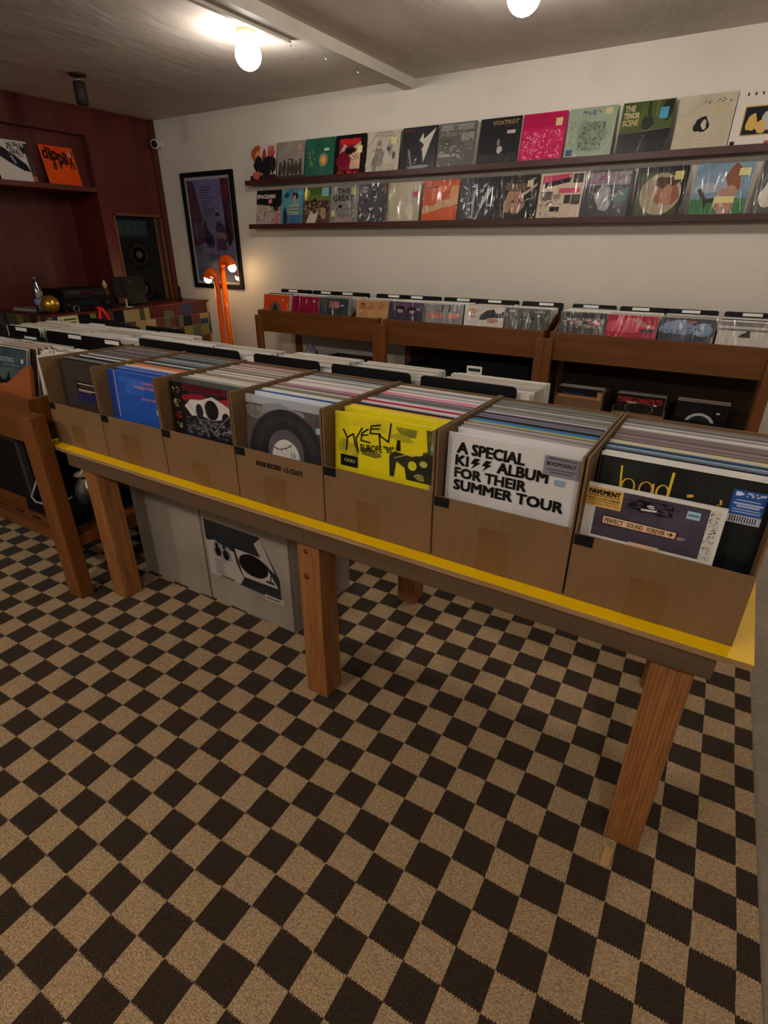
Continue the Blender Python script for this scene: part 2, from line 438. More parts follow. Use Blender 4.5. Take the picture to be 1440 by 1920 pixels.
# ------------------------------------------------------------------ rug
gx, gy = -.748, .562
rug = MB()
ra = math.radians(1.29)
rug.box(-48 * RUG_A, 12.52 * RUG_A, -16 * RUG_B, 28 * RUG_B, 0, .008)
o = rug.build('checkered_rug', RUGM, None, (gx, gy, .0005), (0, 0, ra))
tag(o, 'large flatwoven rug in a tan and dark brown checkerboard', 'rug')
def rug_scrap():
    b = MB(); pts = [(0, 0), (.02, .045), (.028, .043), (.012, 0)]
    b.add([(0, 0, 0), (.022, 0, .002), (.03, .05, .006), (.008, .05, .012), (.004, .025, .006)], [(0, 1, 2, 3, 4)])
    o = b.build('tape_scrap', flat('#b08c5c', .5), None, (.028, 1.012, .0093), (0, 0, .1))
    tag(o, 'curled scrap of beige tape on the rug at the right table leg', 'tape')
rug_scrap()

# ------------------------------------------------------------------ the yellow table
def W(x, y, z=0): return (-2.275 + x * math.cos(TH) - y * math.sin(TH), 1.087 + x * math.sin(TH) + y * math.cos(TH), z)
RZ = .0087
t = thing('display_table', 'long table with bright yellow top, plywood edge and thick timber legs', 'table', (-2.275, 1.087, RZ), (0, 0, TH))
TZ = .703
def tb(n, x0, x1, y0, y1, z0, z1, m, bv=.002): return box(n, x0, x1, y0, y1, z0 - RZ, z1 - RZ, m, t, bv)
tb('tabletop', 0, 2.462, -.009, .80, .6865, .7015, M['ply'], .001)
tb('yellow_laminate', .0005, 2.4615, -.0085, .799, .7015, TZ, YELLOW, 0)
tb('apron', .14, 2.405, .002, .029, .627, .6865, M['apron'])
tb('apron', .14, 2.405, .755, .775, .627, .6865, M['apron'])
for x in (.178, 1.291, 2.294):
    tb('leg', x, x + .085, .030, .115, RZ, .6865, M['lumber'], .004)
    tb('leg', x - .01, x + .075, .667, .752, RZ, .6865, M['lumber'], .004)

for (x, z, r) in ((1.325, .583, .0085), (1.322, .492, .0105)):       # knots on the middle front leg
    rm = Matrix.Translation((x, .0302, z - RZ)) @ Matrix.Rotation(PI / 2, 4, 'X')
    kn = MB().lathe([(r, -.002), (r, .0004), (r * .7, .0006)], 18, mat=rm).build('knot', flat('#3c1c0c', .6), t)
    MB().lathe([(r * .62, 0), (r * .6, .0009), (.0005, .0010)], 18, mat=rm).build('knot_heart', flat('#7a4420', .6), kn)

# ------------------------------------------------------------------ cartons of records
BW, BD, BH = .334, .42, .332
def carton(k, label, fh=.165, text=False):
    x = .058 + .3385 * k; y = .029
    c = thing('cardboard_box', label, 'box', W(x, y, TZ + .0004), (0, 0, TH), 'cardboard record cartons on the yellow table')
    w = .0045
    MB().box(0, BW, 0, w, 0, fh).build('front_panel', CARD, c, bevel=.0012)
    prof = [(w, 0), (w, fh), (.0048, BH - .002), (.007, BH), (BD - w, BH - .004), (BD - w, 0)]
    MB().prism(prof, 0, w, 'x').build('side_wall', CARD, c)
    MB().prism(prof, BW - w, BW, 'x').build('side_wall', CARD, c)
    MB().box(0, BW, BD - w, BD, 0, BH - .010).build('back_wall', CARD, c, bevel=.001)
    MB().box(w, BW - w, w, BD - w, 0, .004).build('bottom', CARD, c)
    A = Art(BW, fh, -.0008, 0)
    A.draw(('r', .005, 1 - .026 / fh, .125, .998, '#141312'))
    if text: A.draw(('t', 'BOOK-RECORD', .26, .74, .085, '#1c140c', .285, 1.2)); A.draw(('t', '1.5 CU.FT.', .585, .74, .085, '#1c140c', .21, 1.2))
    o = A.build('printed_mark', c)
    if text: o['label'] = 'black printed words and corner mark'
    # stains of old tape low on the front
    R = random.Random(k); A = Art(BW, fh, -.0005, 0)
    A.draw(('r', .30 + .1 * R.random(), .0, .52 + .1 * R.random(), .45 + .3 * R.random(), '#664a2a~#705230~10'))
    A.build('tape_mark', c)
    return c
fronts = ['charcoal cover', 'plain blue cover', 'red and white drawing', 'clear sleeved disc', 'bright yellow cover', 'big black words', 'small purple cover']
for k, (w_, fh) in enumerate(zip(['leftmost carton on the yellow table, its front record charcoal', 'cardboard carton whose front record is plain blue', 'cardboard carton whose front record is black, white and red', 'cardboard carton printed with black moving box words', 'cardboard carton fronted by a bright yellow record', 'cardboard carton fronted by a white record with big black words', 'rightmost carton on the yellow table, holding a small purple record'], [.165, .165, .168, .172, .177, .170, .163])):
    carton(k, w_, fh, k == 3)

NAMES = {'#': ''}
def cname(h):
    r, g, b_ = [int(h[i:i + 2], 16) for i in (1, 3, 5)]
    mx, mn = max(r, g, b_), min(r, g, b_)
    if mx - mn < 26: return 'black' if mx < 50 else 'dark grey' if mx < 105 else 'grey' if mx < 165 else 'pale grey' if mx < 205 else 'white'
    if r == mx: return ('brown' if mx < 150 else 'cream' if mn > 150 else 'tan' if (r - b_) < 90 else 'pink' if b_ > g + 15 else 'yellow' if g > 150 else 'orange' if g > 80 else 'red')
    if b_ == mx: return 'purple' if r > g + 8 else 'blue'
    return 'green'
def where(i, n):
    q = i / n
    return 'near the front' if i < 3 else 'in the front third' if q < .34 else 'about midway' if q < .67 else 'in the rear third' if i < n - 2 else 'at the very back'
def fill(k, cols):
    """cols: (front colour, edge colour) from second record to the back"""
    n = len(cols); x = .058 + .3385 * k + BW / 2; R = random.Random(50 + k)
    seen = {}
    for i, c in enumerate(cols):
        f, e = c if isinstance(c, tuple) else (c, c)
        y = .029 + .058 + (i + 1) * (.302 / n)
        lean = -.075 - R.uniform(-.01, .012)
        L = '%s record edge %s, carton of the %s' % (cname(e), where(i, n), fronts[k])
        th = .0062
        record(L, f, e, W(x + R.uniform(-.0035, .0035), y, TZ + .0055 + R.uniform(0, .004)), (lean, 0, TH + R.uniform(-.004, .004)), 'records packed in the carton of the ' + fronts[k], None, False, t=th)
W_, C_, G_, D_, K_ = '#dedad2', '#cfc3a6', '#8f8d8c', '#4c4a4c', '#1c1b1e'
TG = '#6f7a7a'; PG = '#7d737a'
fill(0, [('#2f2a2c', '#b9b4b0'), K_, G_, K_, ('#2b3038', '#3a4048'), W_, K_, ('#5d5555', '#7d7470'), '#c9c5bd', '#565054', '#6b6468', '#4c4648', PG, '#5f585c', '#8a8486', '#584f52', '#7a7276', '#6c6569', '#8b8588', '#5c5559', '#77706f', '#6a6466', '#8f8a88', '#6e6869'])
fill(1, [('#2a4a9c', '#c8cfe0'), ('#2a4a9c', '#aab6d6'), ('#2a4a9c', '#c8cfe0'), ('#c9c3b8', W_), ('#d4cdbf', '#e6dfd2'), ('#d8875c', '#d98a60'), ('#c96d42', '#caa088'), K_, D_, W_, '#c9cdcf', '#3c4044', K_, '#7c8684', TG, '#c6ccc9', '#56605f', TG, '#3d4647', '#808b89', TG, '#66706f', '#88918f', '#5b6463'])
fill(2, [('#50534f', '#8b8f88'), '#9aa098', '#5c615c', W_, '#b9b2c0', C_, '#3d3d3d', '#c8b8a4', '#4b5a4c', '#d7cfc0', '#8a7f78', '#caa98e', W_, '#6f6a64', '#c3b49a', '#57514b', '#d2cabd', '#8d8a88', '#b9958a', W_, '#5e5a58', '#cfc9bf', '#b98e86', '#7b5a50'])
fill(3, ['#cdd3dc', ('#2f4f92', '#3b5c9e'), W_, ('#d8d6c8', '#d8d6cc'), '#c9c7b8', '#6b6c62', '#8b8a7e', '#c9bfae', '#5c5a58', ('#b26f8a', '#c28aa0'), '#8c7a86', '#d9b0bc', W_, '#dfd8d2', '#b8a9b2', W_, W_, '#d2cfcc', '#8a888a', W_, '#77777a', '#c3c1bd', '#505052', '#7f7f7f'])
fill(4, [('#e0cf1a', '#ece15a'), ('#e0cf1a', '#ece15a'), ('#e0cf1a', '#ece15a'), ('#d9691c', '#dc7a30'), ('#2c2c30', '#5b5a5e'), K_, W_, ('#d2c9cc', W_), ('#b3174a', '#c02a58'), W_, W_, '#77787e', '#4d4e54', '#8b8c92', '#56575c', ('#e4a0b8', '#e9b4c6'), ('#e27a9c', '#eec2cf'), W_, '#5e6066', W_, '#dcdcdc', '#8b8d90', '#c8c6c2', W_])
fill(5, ['#d9d8d6', '#a8a4a4', '#8c8686', '#b9b5b5', '#7a7476', ('#c8c23c', '#c9b45a'), ('#2f86c4', '#3f94cc'), ('#2f6ea8', '#4b86b8'), '#2c2c30', '#9aa6b4', ('#5c5568', '#6f677c'), '#7e7688', '#4f4a58', W_, '#77757a', '#9b999b', '#6a6a66', '#8a8a84', '#c0beb8', '#6d6f69', '#84867f', '#5d5f5a', '#90928c', '#70726c'])
fill(6, [W_, ('#dfe0dc', W_), ('#20262c', '#3c4650'), ('#3b5e7c', '#56788f'), ('#7d95a6', '#c9d0d4'), ('#31506a', '#446880'), C_, '#d8cdb0', '#6d6a62', ('#8d7a78', '#9c8986'), '#847270', '#a08f8c', '#76686a', '#94837f', '#8a7b7b', '#55504f', W_, W_, '#8d8d8d', '#c9c6c0', '#6f6b69', '#97918d', '#7d7773'])

def bx(k, dx=0): return .058 + .3385 * k + BW / 2 + dx
def front(k, label, base, edge, art, y=.045, dx=0, w=LPW, h=LPW, film=False, lean=-.05, sticker=None, dz=0, win=.47):
    return record(label, base, edge, W(bx(k, dx), .029 + y, TZ + .0055 + dz), (lean, 0, TH), None, art, film, w, h, .005, sticker, win=win)
front(0, 'charcoal record at the front of the leftmost carton', '#3a3130', '#4a403e', [
    ('r', .32, .30, .80, .56, '#15110f'), ('r', .35, .50, .75, .525, '#b9b0a0'), ('r', .36, .42, .74, .48, '#4b3a1e~#1b160f~60'), ('r', .35, .365, .80, .385, '#c9c2b4'), ('r', .35, .335, .62, .35, '#aaa399'), ('r', .33, .1, .95, .315, '#24244c')], y=.055)
front(1, 'plain blue record with coral lettering at the front of its carton', '#2450a4', '#7f93c8', [
    ('r', 0, 0, .11, 1, '#24418c'), ('r', .12, 0, .135, 1, '#b79cc4'),
    ('r', .2, .55, .62, .9, '#3a66b4~#2450a4~9'),
    ('t', 'OREC', .60, .80, .055, '#c0808c', .20, 1), ('t', 'WAREN FOR', .45, .70, .062, '#c0808c', .36, 1), ('t', 'JOHN FRU', .56, .46, .062, '#c0808c', .30, 1),
    ('r', .80, .22, .89, .33, '#a9c7dc'), ('l', [(.82, .29), (.87, .28)], .008, '#5b7d96'), ('l', [(.82, .26), (.87, .25)], .008, '#5b7d96')], y=.04)
front(2, 'black, white and red illustrated record with a yellow lettered side strip', '#2b282b~#151315~8', '#555555', [
    ('r', 0, 0, .17, 1, '#15110d'), ('n', .03, .78, .14, .90, 9, .03, ['#b9a46c'], 3), ('n', .03, .5, .14, .66, 12, .03, ['#c8b888'], 4), ('n', .03, .28, .14, .42, 12, .035, ['#a03224'], 5), ('n', .03, .06, .14, .2, 9, .03, ['#b9a46c'], 6),
    ('r', .19, .86, 1, .99, '#5a1424'), ('t', 'QUENTIN TA', .25, .885, .075, '#22090f', .5), ('b', .36, .72, .16, .12, '#8c1c2c', 1), ('b', .85, .72, .15, .12, '#9c2434', 2),
    ('p', [(.2, .55), (.3, .7), (.45, .72), (.62, .82), (.78, .72), (.9, .62), (.97, .5), (.92, .36), (.75, .42), (.6, .36), (.45, .42), (.3, .38)], '#d2ccc6'),
    ('e', .42, .5, .055, .14, '#221f26'), ('e', .60, .56, .10, .19, '#151216'), ('e', .80, .44, .06, .12, '#1b181c'),
    ('n', .2, .02, .97, .36, 70, .03, ['#6d6a6e', '#3b3739', '#8b878b'], 8),
    ('l', [(.26, .62), (.5, .12)], .008, '#8d898c'), ('l', [(.5, .6), (.58, .15)], .008, '#8d898c'), ('l', [(.9, .6), (.62, .15)], .008, '#8d898c'), ('l', [(.97, .3), (.6, .08)], .008, '#8d898c')], y=.04, film=True)
front(3, 'dark disc with a stitched white centre label inside a clear sleeve', '#6e6a6a', '#c9cdd0', [
    ('r', 0, .0, 1, .86, '#4a4344~#5c5654~7'), ('b', .13, .72, .12, .13, '#8c8a80~#6a665f~40', 4), ('p', [(.0, .86), (1, .86), (1, 1), (0, 1)], '#a9aeb6'), ('b', .45, .80, .24, .11, '#8d8d90', 9),
    ('e', .5, -.02, .47, .86, '#2c282c'), ('o', .5, -.02, .47, .86, .014, '#4c474b'), ('o', .5, -.02, .41, .75, .11, '#353136'),  # lighter rings paint the reflection on the disc
    ('e', .5, .07, .22, .42, '#4a464a~#5d585b~9'), ('e', .5, -.02, .17, .33, '#d4d0c8'),
    ('l', [(.35, .13), (.43, .11), (.52, .17), (.58, .25)], .008, '#1a1818'), ('l', [(.385, .16), (.39, .09)], .006, '#1a1818'), ('l', [(.44, .15), (.45, .08)], .006, '#1a1818'), ('l', [(.485, .18), (.51, .12)], .006, '#1a1818'), ('l', [(.52, .23), (.57, .19)], .006, '#1a1818'),
    ('l', [(.57, .10), (.575, .02)], .008, '#333333'), ('l', [(.60, .10), (.605, .02)], .008, '#333333')], y=.034, film=True, lean=-.09, sticker=[(.86, .53, .09, .1, '#9db9cc')], dx=-.004)
front(4, 'bright yellow record with scratchy black hand lettering', '#dccb16', '#efe45c', [
    ('r', 0, 0, .045, 1, '#cdbf1c'), ('b', .5, .86, .3, .1, '#c2b728~#dccb16~9', 3), ('b', .14, .42, .10, .16, '#8c8420~#b8ac1c~14', 7), ('b', .36, .42, .10, .07, '#6e681e', 9),
    ('p', [(.60, .92), (.80, .92), (.79, .80), (.70, .78), (.63, .84)], '#8f8824~#6c6620~20'), ('b', .66, .76, .1, .06, '#a89e24', 12),
    ('p', [(.88, .95), (.93, .95), (.95, .4), (.85, .4), (.86, .6), (.9, .62)], '#3a3818~#5c5828~18'),
    ('r', .93, .0, 1, .97, '#7f8060~#54553c~12'),
    ('p', [(.62, .72), (.65, .72), (.655, .55), (.61, .55)], '#1c1b10'),
    ('p', [(.55, .45), (.60, .54), (.76, .50), (.86, .56), (.95, .60), (.95, .12), (.72, .12), (.70, .30), (.62, .38), (.60, .12), (.56, .12)], '#25241a~#34321e~9'),
    ('l', [(.60, .43), (.72, .52), (.84, .54)], .006, '#b9b48a'),
    ('e', .77, .36, .04, .075, '#cfc22a'), ('e', .87, .42, .035, .05, '#b3ab50'), ('b', .84, .2, .05, .05, '#8c8640', 5),
    ('l', [(.09, .72), (.13, .60), (.12, .40)], .016, '#14130c'), ('l', [(.13, .60), (.19, .68)], .014, '#14130c'), ('l', [(.19, .68), (.21, .52), (.24, .40)], .014, '#14130c'), ('l', [(.24, .40), (.22, .62), (.28, .80)], .013, '#14130c'),
    ('l', [(.34, .80), (.28, .72), (.27, .60), (.36, .59)], .013, '#14130c'), ('l', [(.27, .68), (.34, .71)], .011, '#14130c'),
    ('l', [(.46, .90), (.37, .86), (.36, .74), (.46, .76)], .013, '#14130c'), ('l', [(.37, .81), (.45, .84)], .011, '#14130c'),
    ('l', [(.46, .56), (.45, .74), (.54, .66), (.56, .95)], .014, '#14130c'),
    ('t', 'EUROPE "90"', .27, .42, .12, '#14130c', .33, 1, .10),
    ('r', .06, .12, .24, .31, '#14130c'), ('o', .12, .22, .022, .025, .009, '#b9ac5c'), ('o', .155, .22, .022, .025, .009, '#b9ac5c'), ('o', .19, .22, .022, .025, .009, '#b9ac5c')], y=.035, sticker=[(.93, .66, .05, .07, '#7fa2a8')])
front(5, 'white record with huge slanted black words in four lines', '#dcd9d6', '#efecea', [
    ('t', 'A', .08, .72, .155, '#12110f', .085, 2), ('t', 'SPECIAL', .20, .72, .155, '#12110f', .40, 2),
    ('t', 'KI', .075, .54, .145, '#12110f', .10, 2),
    ('p', [(.225, .685), (.275, .685), (.245, .63), (.275, .63), (.2, .515), (.225, .595), (.195, .595)], '#12110f'),
    ('p', [(.315, .685), (.365, .685), (.335, .63), (.365, .63), (.29, .515), (.315, .595), (.285, .595)], '#12110f'),
    ('t', 'ALBUM', .41, .54, .150, '#12110f', .37, 2),
    ('t', 'FOR THEIR', .075, .355, .145, '#12110f', .56, 2), ('t', 'SUMMER TOUR', .075, .165, .15, '#12110f', .84, 2),
    ('r', .74, .66, .985, .93, '#8f8a90'), ('t', 'BOOM', .76, .80, .05, '#2c2a2e', .10, 2), ('t', 'DOLLY', .87, .80, .05, '#2c2a2e', .09, 2), ('l', [(.77, .90), (.96, .89)], .012, '#5c585e'), ('l', [(.77, .75), (.96, .75)], .010, '#5c585e'), ('l', [(.79, .71), (.94, .71)], .010, '#5c585e'),
    ('r', .83, .54, .90, .62, '#93a9bc')], y=.036, film=True, lean=-.035)
front(6, 'black record with thin yellow lettering behind the small purple one', '#15141a', '#e4e1da', [
    ('r', .02, .02, .985, .985, '#1b1b1a~#262824~5'),
    ('l', [(.14, .90), (.155, .60)], .012, '#d9c02c'), ('o', .20, .66, .045, .10, .012, '#d8b03c'), ('o', .31, .66, .045, .10, .012, '#d8a93c'), ('l', [(.35, .74), (.36, .56)], .012, '#d8a93c'), ('l', [(.45, .92), (.445, .56)], .016, '#d9c02c'), ('o', .41, .66, .04, .10, .012, '#d8b93c'),
    ('l', [(.56, .68), (.58, .69)], .02, '#d8a93c'), ('l', [(.74, .70), (.745, .66)], .012, '#d8a93c'), ('t', 'ies', .72, .56, .09, '#c98a3c', .24, 0)], y=.062, dx=.004, sticker=[(.79, .48, .18, .40, '#2f559c')])
# blue sticker wording belongs to that black record
o = [q for q in bpy.data.objects if q.get('label', '').startswith('black record with thin yellow lettering')][0]
A = Art(LPW, LPW * .53, -.0036, z0=LPW * .47)
for sp in [('r', .79, .48, .97, .58, '#c9ccd0'), ('p', [(.805, .81), (.805, .86), (.83, .86), (.85, .835), (.83, .81)], '#d8e0ee'), ('n', .86, .81, .965, .86, 14, .02, ['#d8e0ee'], 2), ('l', [(.82, .76), (.94, .76)], .006, '#b5c2dc'), ('l', [(.81, .72), (.955, .72)], .012, '#b5c2dc'), ('l', [(.83, .69), (.94, .69)], .012, '#b5c2dc'), ('l', [(.81, .65), (.955, .65)], .006, '#b5c2dc'), ('l', [(.81, .62), (.955, .62)], .006, '#b5c2dc')] + [('r', .805 + i * .0135, .495, .811 + i * .0135, .57, '#2b2b30') for i in range(11)]: A.draw(sp)
A.build('sticker_print', [c for c in o.children if c.name.startswith('price_sticker')][0])
front(6, 'small dark purple ten inch record with white border and taped labels', '#d9d5cc', '#ece9e2', [
    ('r', .10, .0, .90, .93, '#3c3540~#4c4450~6'), ('r', .895, .0, .97, .93, '#cfcac0'), ('n', .90, .02, .965, .9, 50, .014, ['#55504c', '#2c2a28'], 21),
    ('n', .34, .62, .66, .86, 40, .05, ['#1e1a20'], 22), ('b', .50, .76, .03, .03, '#c9c4c0', 5), ('l', [(.44, .68), (.54, .70)], .016, '#c9c4c0'), ('b', .44, .31, .05, .025, '#b9b4b8', 6), ('b', .74, .30, .04, .03, '#8d868e', 8),
    ('l', [(.30, .80), (.64, .88), (.66, .66), (.3, .66)], .004, '#17141a'), ('l', [(.28, .72), (.70, .80)], .004, '#17141a'),
    ('p', [(.01, .56), (.29, .56), (.29, .93), (.01, .93)], '#d6a95c'), ('t', 'PAVEMENT', .03, .80, .09, '#1c160e', .24, 2), ('l', [(.03, .775), (.27, .775)], .006, '#1c160e'), ('t', 'PERFECT SOUND FOREVER', .02, .695, .045, '#1c160e', .255, 1), ('l', [(.03, .67), (.27, .67)], .004, '#1c160e'), ('t', 'Limited Edition White Vinyl', .02, .585, .06, '#3c2a14', .255, 0),
    ('p', [(.17, .26), (.72, .26), (.73, .41), (.17, .43)], '#17131a'), ('p', [(.175, .275), (.71, .275), (.715, .395), (.175, .415)], '#e0b690'), ('t', 'PERFECT', .19, .295, .09, '#17131a', .14, 1), ('t', 'SOUND', .36, .295, .09, '#17131a', .12, 1), ('t', 'FOREVER', .51, .29, .09, '#17131a', .13, 1), ('l', [(.655, .335), (.69, .335)], .008, '#17131a'), ('l', [(.675, .365), (.692, .335), (.675, .305)], .008, '#17131a'),
    ('r', .40, -.05, .62, .03, '#e0b690'), ('r', .75, .70, .84, .84, '#a3c4d8'), ('l', [(.765, .77), (.825, .77)], .018, '#5d7f94')], y=.03, dx=-.036, w=.262, h=.262, lean=-.06, win=.56)

# ------------------------------------------------------------------ shared pieces for racks
BULK = MB()                                     # the uncounted remaining sleeves, one object
BULKM = [flat(c, .3) for c in ('#d6d2c9', '#bdb7ac', '#a39d95', '#e2dfd8', '#8a837c', '#c9bfae', '#6d6866')]
def bulk(x0, x1, y, z0, z1, lean, R, pal=(0, 0, 1, 3, 2, 5)):
    """one sleeve in world space, leaning back by lean"""
    dy = math.tan(lean) * (z1 - z0); t = .0055; j = R.uniform(-.004, .004); x0 += j; x1 += j; z1 += R.uniform(-.004, .004)
    vs = [(x0, y, z0), (x1, y, z0), (x1, y + t, z0), (x0, y + t, z0), (x0, y + dy, z1), (x1, y + dy, z1), (x1, y + dy + t, z1), (x0, y + dy + t, z1)]
    BULK.add(vs, [(0, 3, 2, 1), (4, 5, 6, 7), (0, 1, 5, 4), (1, 2, 6, 5), (2, 3, 7, 6), (3, 0, 4, 7)], R.choice(pal))
_dv = None
def divider(label, loc, rot, group, w=.318, lab=None, h=.30):
    global _dv
    o = thing('divider_card', label, 'divider', loc, rot, group)
    b = MB(); x = w / 2; r = .012
    b.prism([(-x, 0), (x, 0), (x, h - r), (x - r * .3, h - r * .3), (x - r, h), (-x + r, h), (-x + r * .3, h - r * .3), (-x, h - r)], 0, .003, 'y')
    b.build('card', M['black'], o)
    if lab is not None:
        b = MB(); b.box(lab - .055, lab + .055, -.0012, 0, h - .024, h - .006); b.build('white_label', flat('#e4e2dc', .4), o)
    return o

def rack_unit(label, loc, L, depth, rot=0, posts=((0, .06), None), zt=.872, zb=.68, group=None, lower=.13, cells=4, skip_back=False, low_shade=None):
    """browser rack: local x along the front 0..L, y 0 (front board) .. depth"""
    t = thing('record_rack', label, 'rack', loc, (0, 0, rot), group)
    z0 = loc[2]
    def p(n, x0, x1, y0, y1, za, zb_, m, bv=.0015): return box(n, x0, x1, y0, y1, za - z0, zb_ - z0, m, t, bv)
    p('front_board', 0, L, 0, .019, zb, zt, M['rack'], .0025)
    p('bottom_board', .019, L - .019, .019, depth, zb, zb + .012, M['rack'])
    p('back_board', 0, L, depth, depth + .015, zb, zt + .02, M['rack'])
    for x in (0, L - .019):
        MB().prism([(.019, zb - z0), (.019, zt - z0), (.10, zt - z0 + .002), (.28, zt - z0 + .085), (depth, zt - z0 + .095), (depth, zb - z0)], x, x + .019, 'x').build('side_board', M['rack_z'], t)
    for i in range(1, cells):
        x = i * L / cells
        MB().prism([(.019, zb - z0), (.019, zt - z0 - .015), (.12, zt - z0 + .0), (.26, zt - z0 + .06), (depth, zt - z0 + .06), (depth, zb - z0)], x - .004, x + .004, 'x').build('cell_divider', M['rack_z'], t)
    for (xa, xb_) in posts:
        p('leg', xa, xb_, -.048 if zb > .6 and lower < .2 else -.062, -.001, 0 + RZ, .83, M['rack_z'], .003)
        p('leg', xa, xb_, depth + .016, depth + .05, 0 + RZ, .83, M['rack_z'], .003)
        p('side_rail', xa + .012, xb_ - .012, -.001, depth + .016, lower, lower + .05, M['rack_z'])
    p('lower_rail', 0, L, -.030, -.0, lower, lower + .055, M['rack'])
    if low_shade:
        p('lower_shade_board', 0, L, depth, depth + .012, .16, zb, low_shade)  # dark board added to stand in for the shade under the rack
    if not skip_back:
        p('lower_shelf', 0, L, .019, depth, lower + .045, lower + .057, M['rack'])
    return t

# ------------------------------------------------------------------ second row on the table, facing away
R = random.Random(11)
bn = thing('record_bin', 'long open plywood record bin along the far half of the yellow table', 'bin', W(.03, .462, TZ + .0004), (0, 0, TH))
MB().box(0, 1.86, .30, .314, 0, .17).build('far_board', M['plyside'], bn)
MB().box(0, 1.86, 0, .010, 0, .24).build('near_board', M['plyside'], bn)
MB().box(0, .010, .010, .30, 0, .24).build('end_board', M['plyside'], bn)
MB().box(1.85, 1.86, .010, .30, 0, .24).build('end_board', M['plyside'], bn)
MB().box(.010, 1.85, .010, .30, 0, .006).build('bottom', M['plyside'], bn)
def Wx(xw, yl, z): return (xw, 1.087 + (xw + 2.275) * math.sin(TH) + yl, z)
for (a, b_), yl, lb, l in (((-.808, -.489), .481, None, 'rightmost blank black divider standing behind the white fronted carton'), ((-1.157, -.848), .481, None, 'blank black divider standing behind the yellow fronted carton'), ((-1.532, -1.214), .481, None, 'blank black divider standing behind the clear sleeved disc'),
                          ((-1.926, -1.608), .481, None, 'blank black divider behind the illustrated red and white record'), ((-2.232, -1.912), .487, None, 'leftmost blank black divider behind the cartons, by the tiled counter')):
    divider(l, Wx((a + b_) / 2, yl, TZ + .008), (0, 0, TH), 'black dividers of the bin behind the cartons', lab=None, h=.339)
for x1, x0, ya, yb in ((-.456, -.775, .50, .715), (-.82, -1.14, .50, .70), (-1.18, -1.50, .50, .72), (-1.55, -1.87, .50, .69), (-1.90, -2.215, .50, .72)):
    n = int((yb - ya) / .0085)
    for i in range(n):
        y = 1.087 + ((x0 + x1) / 2 + 2.275) * math.sin(TH) + ya + i * (yb - ya) / n
        bulk(x0, x1, y, TZ + .012, 1.025, .0, R)
o = thing('price_card', 'small white price card sticking up from the bin behind the cartons', 'card', (-.73, 1.805, .968), (-.02, 0, 0))
MB().box(-.028, .028, 0, .001, 0, .075).build('card', flat('#d9d6c8', .5), o)
A = Art(.056, .075, -.0003); A.draw(('r', .1, .75, .9, .9, '#2c2c2c')); A.draw(('r', .2, .5, .8, .65, '#3a3a3a')); A.draw(('r', .35, .25, .7, .42, '#55504c')); A.build('print', o)

